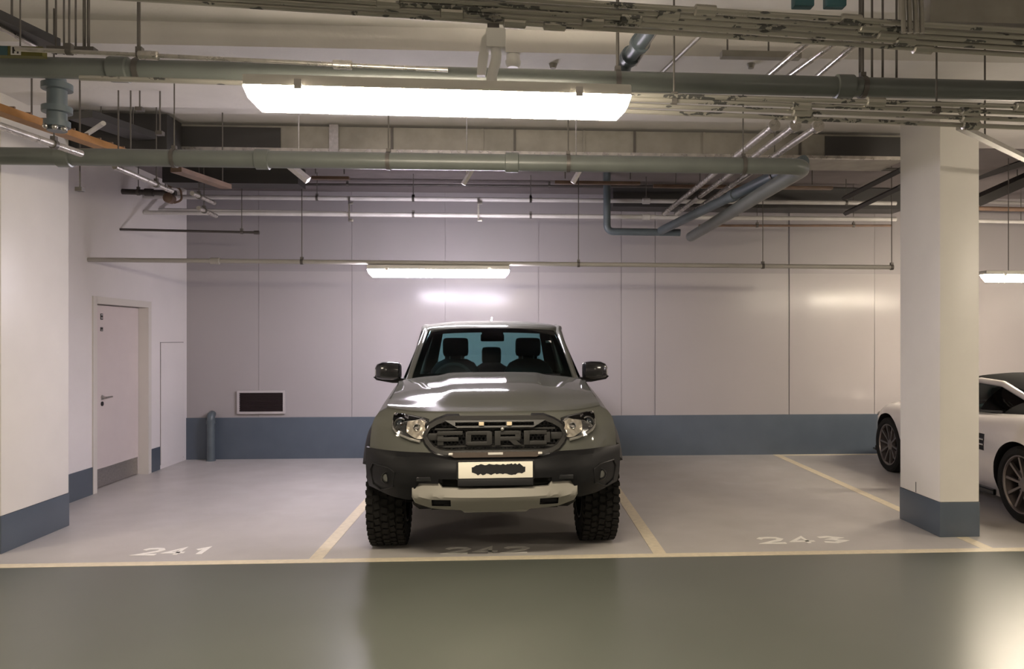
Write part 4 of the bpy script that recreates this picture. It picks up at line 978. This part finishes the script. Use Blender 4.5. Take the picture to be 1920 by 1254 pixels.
# interior
bm = NB(); P = [[(.70*u, y + .10*u*u, z) for u in lin(-1, 1, 16)] for (y, z) in ((.86, 1.215), (.95, 1.262), (1.10, 1.268), (1.20, 1.24), (1.24, 1.05))]; grid(bm, P); solid(bm, .02); obj('dashboard', bm, M['seat'], T)
def seat(x, y, wd, hr=True, zt=1.44, hz=1.55):
    bm = NB(); P = []
    for (z, w_, d_) in ((.95, .24, .10), (1.15, .26, .12), (1.32, .255, .11), (zt-.04, .20, .09), (zt, .12, .05)):
        P.append([(x + math.copysign(abs(math.cos(a))**.6, math.cos(a))*w_*wd, y + (z-.95)*.30 + math.copysign(abs(math.sin(a))**.6, math.sin(a))*d_*.6, z) for a in [2*PI*k/20 for k in range(20)]])
    V = grid(bm, P, cj=True); quad(bm, V[-1]); quad(bm, V[0]); st = obj('seat', bm, M['seat'], T, .9)
    if hr:
        bm = NB(); box(bm, (x, y + (hz-.95)*.30, hz), (.27*wd, .10, .20), bev=.045); obj('headrest', bm, M['seat'], st, .9)
        bm = NB()
        for dx in (-.06, .06): tube(bm, [(x+dx, y + (zt-1.0)*.3, zt-.06), (x+dx, y + (hz-.95)*.3, hz)], .007, 6)
        obj('headrest_post', bm, M['steel'], st)
seat(-.385, 1.72, 1.0, hz=1.565); seat(.385, 1.72, 1.0, hz=1.565)
for x in (-.42, 0, .42): seat(x, 2.40, .82, hz=1.46, zt=1.38)
bm = NB(); c0 = Vector((-.385, 1.30, 1.235)); P = []
for k in range(33):
    a = 2*PI*k/32; ctr = c0 + Vector((math.cos(a)*.185, math.sin(a)*.185*.40, math.sin(a)*.185*.92)); P.append(ctr)
tube(bm, P, .016, 10, cap=False)
for a in (0.1, PI-.1, -PI/2): tube(bm, [c0, c0 + Vector((math.cos(a)*.18, math.sin(a)*.18*.40, math.sin(a)*.18*.92))], .018, 8)
tube(bm, [c0 + Vector((0, .0, 0)), c0 + Vector((0, -.2, -.08))], .035, 10); obj('steering_wheel', bm, mat('grey_wheel_leather', (.10, .10, .11), .45), T)
bm = NB(); box(bm, (0, 1.50, 1.665), (.24, .035, .075), bev=.015); box(bm, (0, 1.44, 1.705), (.13, .10, .07), bev=.015); obj('rear_view_mirror', bm, M['tgloss'], T)
p = WSP[7][22]; bm = NB(); box(bm, (p.x, p.y+.008, p.z), (.055, .003, .035), rx=-.9); obj('windscreen_sticker', bm, M['white_pl'], T, 0, )
bm = NB(); box(bm, (.25, .985, 1.279), (.20, .08, .012), bev=.003); obj('dashboard_item', bm, mat('olive_card', (.14, .14, .06), .5), T)
# mirrors, fin, bed and tail
for s in (-1, 1):
    bm = NB(); P = []
    for (x, hy, zc_, hz) in ((.850, .05, 1.350, .060), (.870, .085, 1.355, .080), (.93, .095, 1.357, .086), (1.02, .09, 1.357, .082), (1.07, .07, 1.352, .068), (1.09, .04, 1.345, .045)):
        P.append([(s*x, .93 + (x-.9)*.25 + math.copysign(abs(math.cos(a))**.55, math.cos(a))*hy, zc_ + math.copysign(abs(math.sin(a))**.45, math.sin(a))*hz) for a in [2*PI*k/20 for k in range(20)]])
    V = grid(bm, P, cj=True); quad(bm, V[0]); quad(bm, V[-1]); mr_ = obj('door_mirror', bm, M['tgloss'], T, .8)
    bm = NB(); prism(bm, [(s*.80, .90, 1.245), (s*.80, .90, 1.285), (s*.90, .91, 1.292), (s*1.09, .96, 1.308), (s*1.11, .96, 1.298), (s*1.08, .96, 1.270), (s*.93, .92, 1.245)], (0, .11, 0)); obj('mirror_foot', bm, M['tblack'], mr_, .4)
    bm = NB(); box(bm, (s*1.073, .935, 1.345), (.03, .02, .055), bev=.006); obj('indicator', bm, mat('indicator_lens', (.6, .58, .55), .2), mr_)
    bm = NB(); box(bm, (s*.965, 1.035, 1.357), (.20, .01, .13), bev=.003); obj('mirror_glass', bm, M['chrome'], mr_)
    bm = NB(); box(bm, (s*.83, 4.19, 1.02), (.13, .05, .34), bev=.012); obj('tail_light', bm, mat('red_lens', (.35, .01, .01), .2), T)
bm = NB(); prism(bm, [(-.012, 2.20, 1.845), (-.012, 2.42, 1.835), (-.006, 2.42, 1.895), (-.006, 2.36, 1.898)], (.018, 0, 0)); obj('roof_antenna', bm, M['white_pl'], T)
bm = NB(); box(bm, (0, 4.215, .97), (1.48, .03, .50), bev=.01); obj('tailgate', bm, M['tpaint'], T)
bm = NB(); box(bm, (0, 4.26, .55), (1.75, .10, .16), bev=.03); obj('rear_bumper', bm, M['tblack'], T)
# ------------------------------------------------------------------ silver sports car, nose to the lane
M['silver'] = mat('silver_car_paint', (.64, .60, .57), .25, metal=.15, coat=.8, noise=(60, .98))
M['cglass'] = glass('car_glass', (.25, .36, .36))
S = thing('sports_car', 'silver sports car with black roof, half hidden behind the white right pillar', 'car', (5.575, 9.19, 0), PI + math.radians(-2.2))
WB = 2.63
cz = [.15, .22, .34, .48, .60, .70, .78, .84, .88]
cw_ = [.86, .90, .94, .962, .965, .955, .925, .865, .78]
def crise(y): return ip([-.92, -.6, -.2, .3, 1.0, 1.8, 2.5, 3.0, 3.6], [-.20, -.10, -.02, .0, .015, .03, .075, .06, -.02], y)
cys = [-.60, -.45, -.3, -.15, 0, .15, .3, .5, .7, .9, 1.15, 1.5, 1.9, 2.2, 2.4, 2.63, 2.85, 3.0, 3.15, 3.3]
P = []
for z, w_ in zip(cz, cw_):
    k = sm(.30, .85, z); half = []
    yn = -.90 + .10*abs(z - .45)/.4; yr = 3.58 - .10*abs(z-.6)/.4
    for f in (0, .2, .4, .55, .7, .82, .91, .97):
        half.append(Vector((f*(w_-.135), yn + .30*f**3.0, 0)))
    for y in cys:
        hip = .016*math.exp(-((y)/.35)**2) + .026*math.exp(-((y-WB)/.42)**2) - .03*math.exp(-((y-1.4)/.6)**2)*sm(.2, .5, z)*(1-sm(.6,.9,z))
        half.append(Vector((w_ + hip - .06*sm(WB+.3, 3.45, y) - .16*sm(.12, .72, -y), y, 0)))
    for f in (.97, .88, .7, .45, .2, 0): half.append(Vector((f*(w_-.06), yr - .18*f**4, 0)))
    for p in half: p.z = z + crise(p.y)*k
    P.append(half + [Vector((-p.x, p.y, p.z)) for p in half[-2:0:-1]])
bm = NB(); V = grid(bm, P, cj=True); N = len(P[0]); h = N//2
for t_i, row in enumerate((V[0], V[-1])):
    for i in range(h):
        a, b_, c_, d_ = row[i], row[i+1], row[(N-i-1) % N], row[(N-i) % N]; q = []
        for v in (a, b_, c_, d_):
            if v not in q: q.append(v)
        quad(bm, q)
cb = obj('body_shell', bm, [M['silver'], M['tdark']], S, .7)
cs = []
for y in (0, WB):
    for s in (-1, 1):
        bm = NB(); lathe(bm, [(.62*s, .385), (1.3*s, .385)], 'x', (0, y, .345), 48); cs.append(bm)
cs.append(bx(-.64, .64, .70, 2.0, .45, 1.3)); cs.append(bx(-.45, .45, -1.2, -.74, .28, .52))
for s in (-1, 1): cs.append(bx(*sorted((s*.93, s*1.1)), 1.74, 2.10, .575, .735))
cut(cb, cs, M['tdark'])
# bonnet skin with crown
P = []
for i in range(15):
    v = i/14; y = -.80 + 1.10*v; hw = .70*sm(-.35, .25, v) ** .6
    P.append([(u*hw, y + .10*u*u*(1-v), .885 + crise(y + .05) + .035*(1-u*u)*sm(0, .3, v) + .012*math.exp(-((abs(u)-.6)/.15)**2)) for u in lin(-1, 1, 20)])
bm = NB(); grid(bm, P); solid(bm, .012); obj('bonnet', bm, M['silver'], S, .9)
M['soft_top'] = mat('black_soft_top', (.006, .006, .006), .9, spec=.05)
# greenhouse
Ry = [.28, .52, .75, 1.00, 1.32, 1.70, 2.08, 2.55, 3.20]
Rz = [.905, 1.06, 1.18, 1.262, 1.295, 1.285, 1.215, 1.10, .97]
Rt = [.66, .62, .575, .535, .515, .505, .49, .48, .47]
Rb = [.74, .76, .775, .785, .79, .78, .75, .68, .58]
def zb_c(y): return .895 + crise(y)
P = [[(u*hw, y, z - .085*abs(u)**4) for u in lin(-1, 1, 16)] for y, z, hw in list(zip(Ry, Rz, Rt))[:4]]; bm = NB(); grid(bm, P); obj('windscreen', bm, M['cglass'], S, 1)
P = [[(u*hw, y, z - .085*abs(u)**4) for u in lin(-1, 1, 16)] for y, z, hw in list(zip(Ry, Rz, Rt))[3:]]; bm = NB(); grid(bm, P); solid(bm, .012); obj('roof', bm, M['soft_top'], S, 1)
for s in (-1, 1):
    top = [Vector((s*hw, y, z - q)) for y, z, hw, q in zip(Ry, Rz, Rt, (.03, .075, .085, .090, .093, .10, .155, .12, .02))]; bot = [Vector((s*hw, y, zb_c(y) - .01)) for y, hw in zip(Ry, Rb)]
    P = [[b_.lerp(t2, v) + Vector((s*.035*math.sin(PI*v), 0, 0)) for v in lin(0, 1, 6)] for t2, b_ in zip(top, bot)]
    bm = NB(); grid(bm, P[:7]); sw_ = obj('side_window', bm, M['cglass'], S, 1)
    bm = NB(); grid(bm, P[5:]); solid(bm, .012); obj('rear_pillar', bm, M['soft_top'], S, 1)
    bm = NB(); tube(bm, [t2 + Vector((s*.006, -.01, .004)) for t2 in top[:7]], [.028]*3 + [.034]*2 + [.036]*2, 10); obj('roof_rail', bm, M['silver'], S, 1)
    bm = NB(); tube(bm, [b_ + Vector((s*.012, 0, .012)) for b_ in bot[:7]], .010, 8); obj('window_trim', bm, M['tgloss'], S, 1)
    bm = NB(); P2 = []
    for (x, hy, hz) in ((.90, .05, .035), (.93, .07, .05), (1.0, .07, .055), (1.05, .05, .04)): P2.append([(s*x, 1.02 + (x-.9)*.2 + math.cos(a)*hy, .985 + math.sin(a)*hz) for a in [2*PI*k/16 for k in range(16)]])
    V = grid(bm, P2, cj=True); quad(bm, V[0]); quad(bm, V[-1]); mm = obj('door_mirror', bm, M['silver'], S, .9)
    bm = NB(); tube(bm, [(s*.80, .99, .925), (s*.95, 1.02, .955)], .02, 8); obj('mirror_foot', bm, M['tgloss'], mm)
    # side vent fins, door lines, handle
    vt = bx(*sorted((s*.93, s*.938)), 1.745, 2.095, .58, .73); vt = obj('side_vent', vt, M['tdark'], S, 0)
    for z in (.63, .68):
        bm = NB(); box(bm, (s*.948, 1.92, z), (.03, .33, .016), bev=.004); obj('vent_fin', bm, M['chrome'], vt)
    bm = NB()
    for y in (.55, 1.66): box(bm, (s*.945, y, .56), (.010, .006, .52))
    obj('door_gap', bm, M['tdark'], S, 0)
    bm = NB(); box(bm, (s*.925, 1.5, .76), (.03, .17, .025), bev=.008); obj('door_handle', bm, M['silver'], S)
    bm = NB(); box(bm, (s*.94, 1.32, .20), (.04, 1.85, .06), bev=.015); obj('side_skirt', bm, M['tgloss'], S)
    bm = NB(); bmesh.ops.create_uvsphere(bm, u_segments=20, v_segments=12, radius=1); bmesh.ops.scale(bm, vec=(.12, .20, .06), verts=bm.verts); bmesh.ops.translate(bm, verts=bm.verts, vec=(s*.70, -.52, .66)); obj('headlight', bm, M['tgloss'], S)
    bm = NB(); box(bm, (s*.52, 3.44, .76), (.36, .08, .05), bev=.015); obj('tail_light', bm, mat('red_lens', (.35, .01, .01), .2), S)
    bm = NB(); box(bm, (s*.36, 1.60, .85), (.42, .16, .62), bev=.06); st = obj('seat', bm, M['seat'], S)
bm = NB(); box(bm, (0, .62, .84), (1.2, .3, .10), bev=.05); obj('dashboard', bm, M['seat'], S)
bm = NB(); box(bm, (0, -.745, .40), (.88, .02, .23)); gr = obj('grille', bm, M['tdark'], S, 0)
bm = NB()
for k in range(13): box(bm, (-.39 + .065*k, -.775, .40), (.010, .03, .22))
obj('grille_bars', bm, M['chrome'], gr, 0)
bm = NB(); box(bm, (0, -.80, .17), (1.5, .16, .03), bev=.01); obj('front_splitter', bm, M['tgloss'], S)
tm = None
for y, R, wd in ((0, .338, .132), (WB, .345, .145)):
    for s in (-1, 1):
        bm = NB(); lathe(bm, [(-wd+.012, R-.085), (-wd, R-.07), (-wd, R-.025), (-wd+.02, R-.004), (-wd+.05, R), (wd-.05, R), (wd-.02, R-.004), (wd, R-.025), (wd, R-.07), (wd-.012, R-.085)], 'x', (0, 0, 0), 48, close=True)
        wh = obj('wheel', bm, M['rubber'], S, .6)
        bm = NB(); rim = rim_mesh(R-.083, 10, wd*.92, .026, .085); obj('rim', rim, mat('grey_alloy', (.24, .21, .20), .3, metal=.8), wh, .5)
        bm = NB(); lathe(bm, [(.03, .19), (.01, .19), (.01, .08), (.03, .08)], 'x', (0, 0, 0), 32, close=True); obj('brake_disc', bm, M['steel'], wh)
        wh.location = (s*(.955 - wd), y, R + .002); wh.rotation_euler = (.2, 0, PI if s < 0 else 0)
bm = NB(); box(bm, (0, 1.3, .19), (1.5, 4.2, .06)); tube(bm, [(-.7, WB, .34), (.7, WB, .34)], .05, 10); tube(bm, [(-.7, 0, .34), (.7, 0, .34)], .05, 10); obj('underbody', bm, M['tdark'], S)
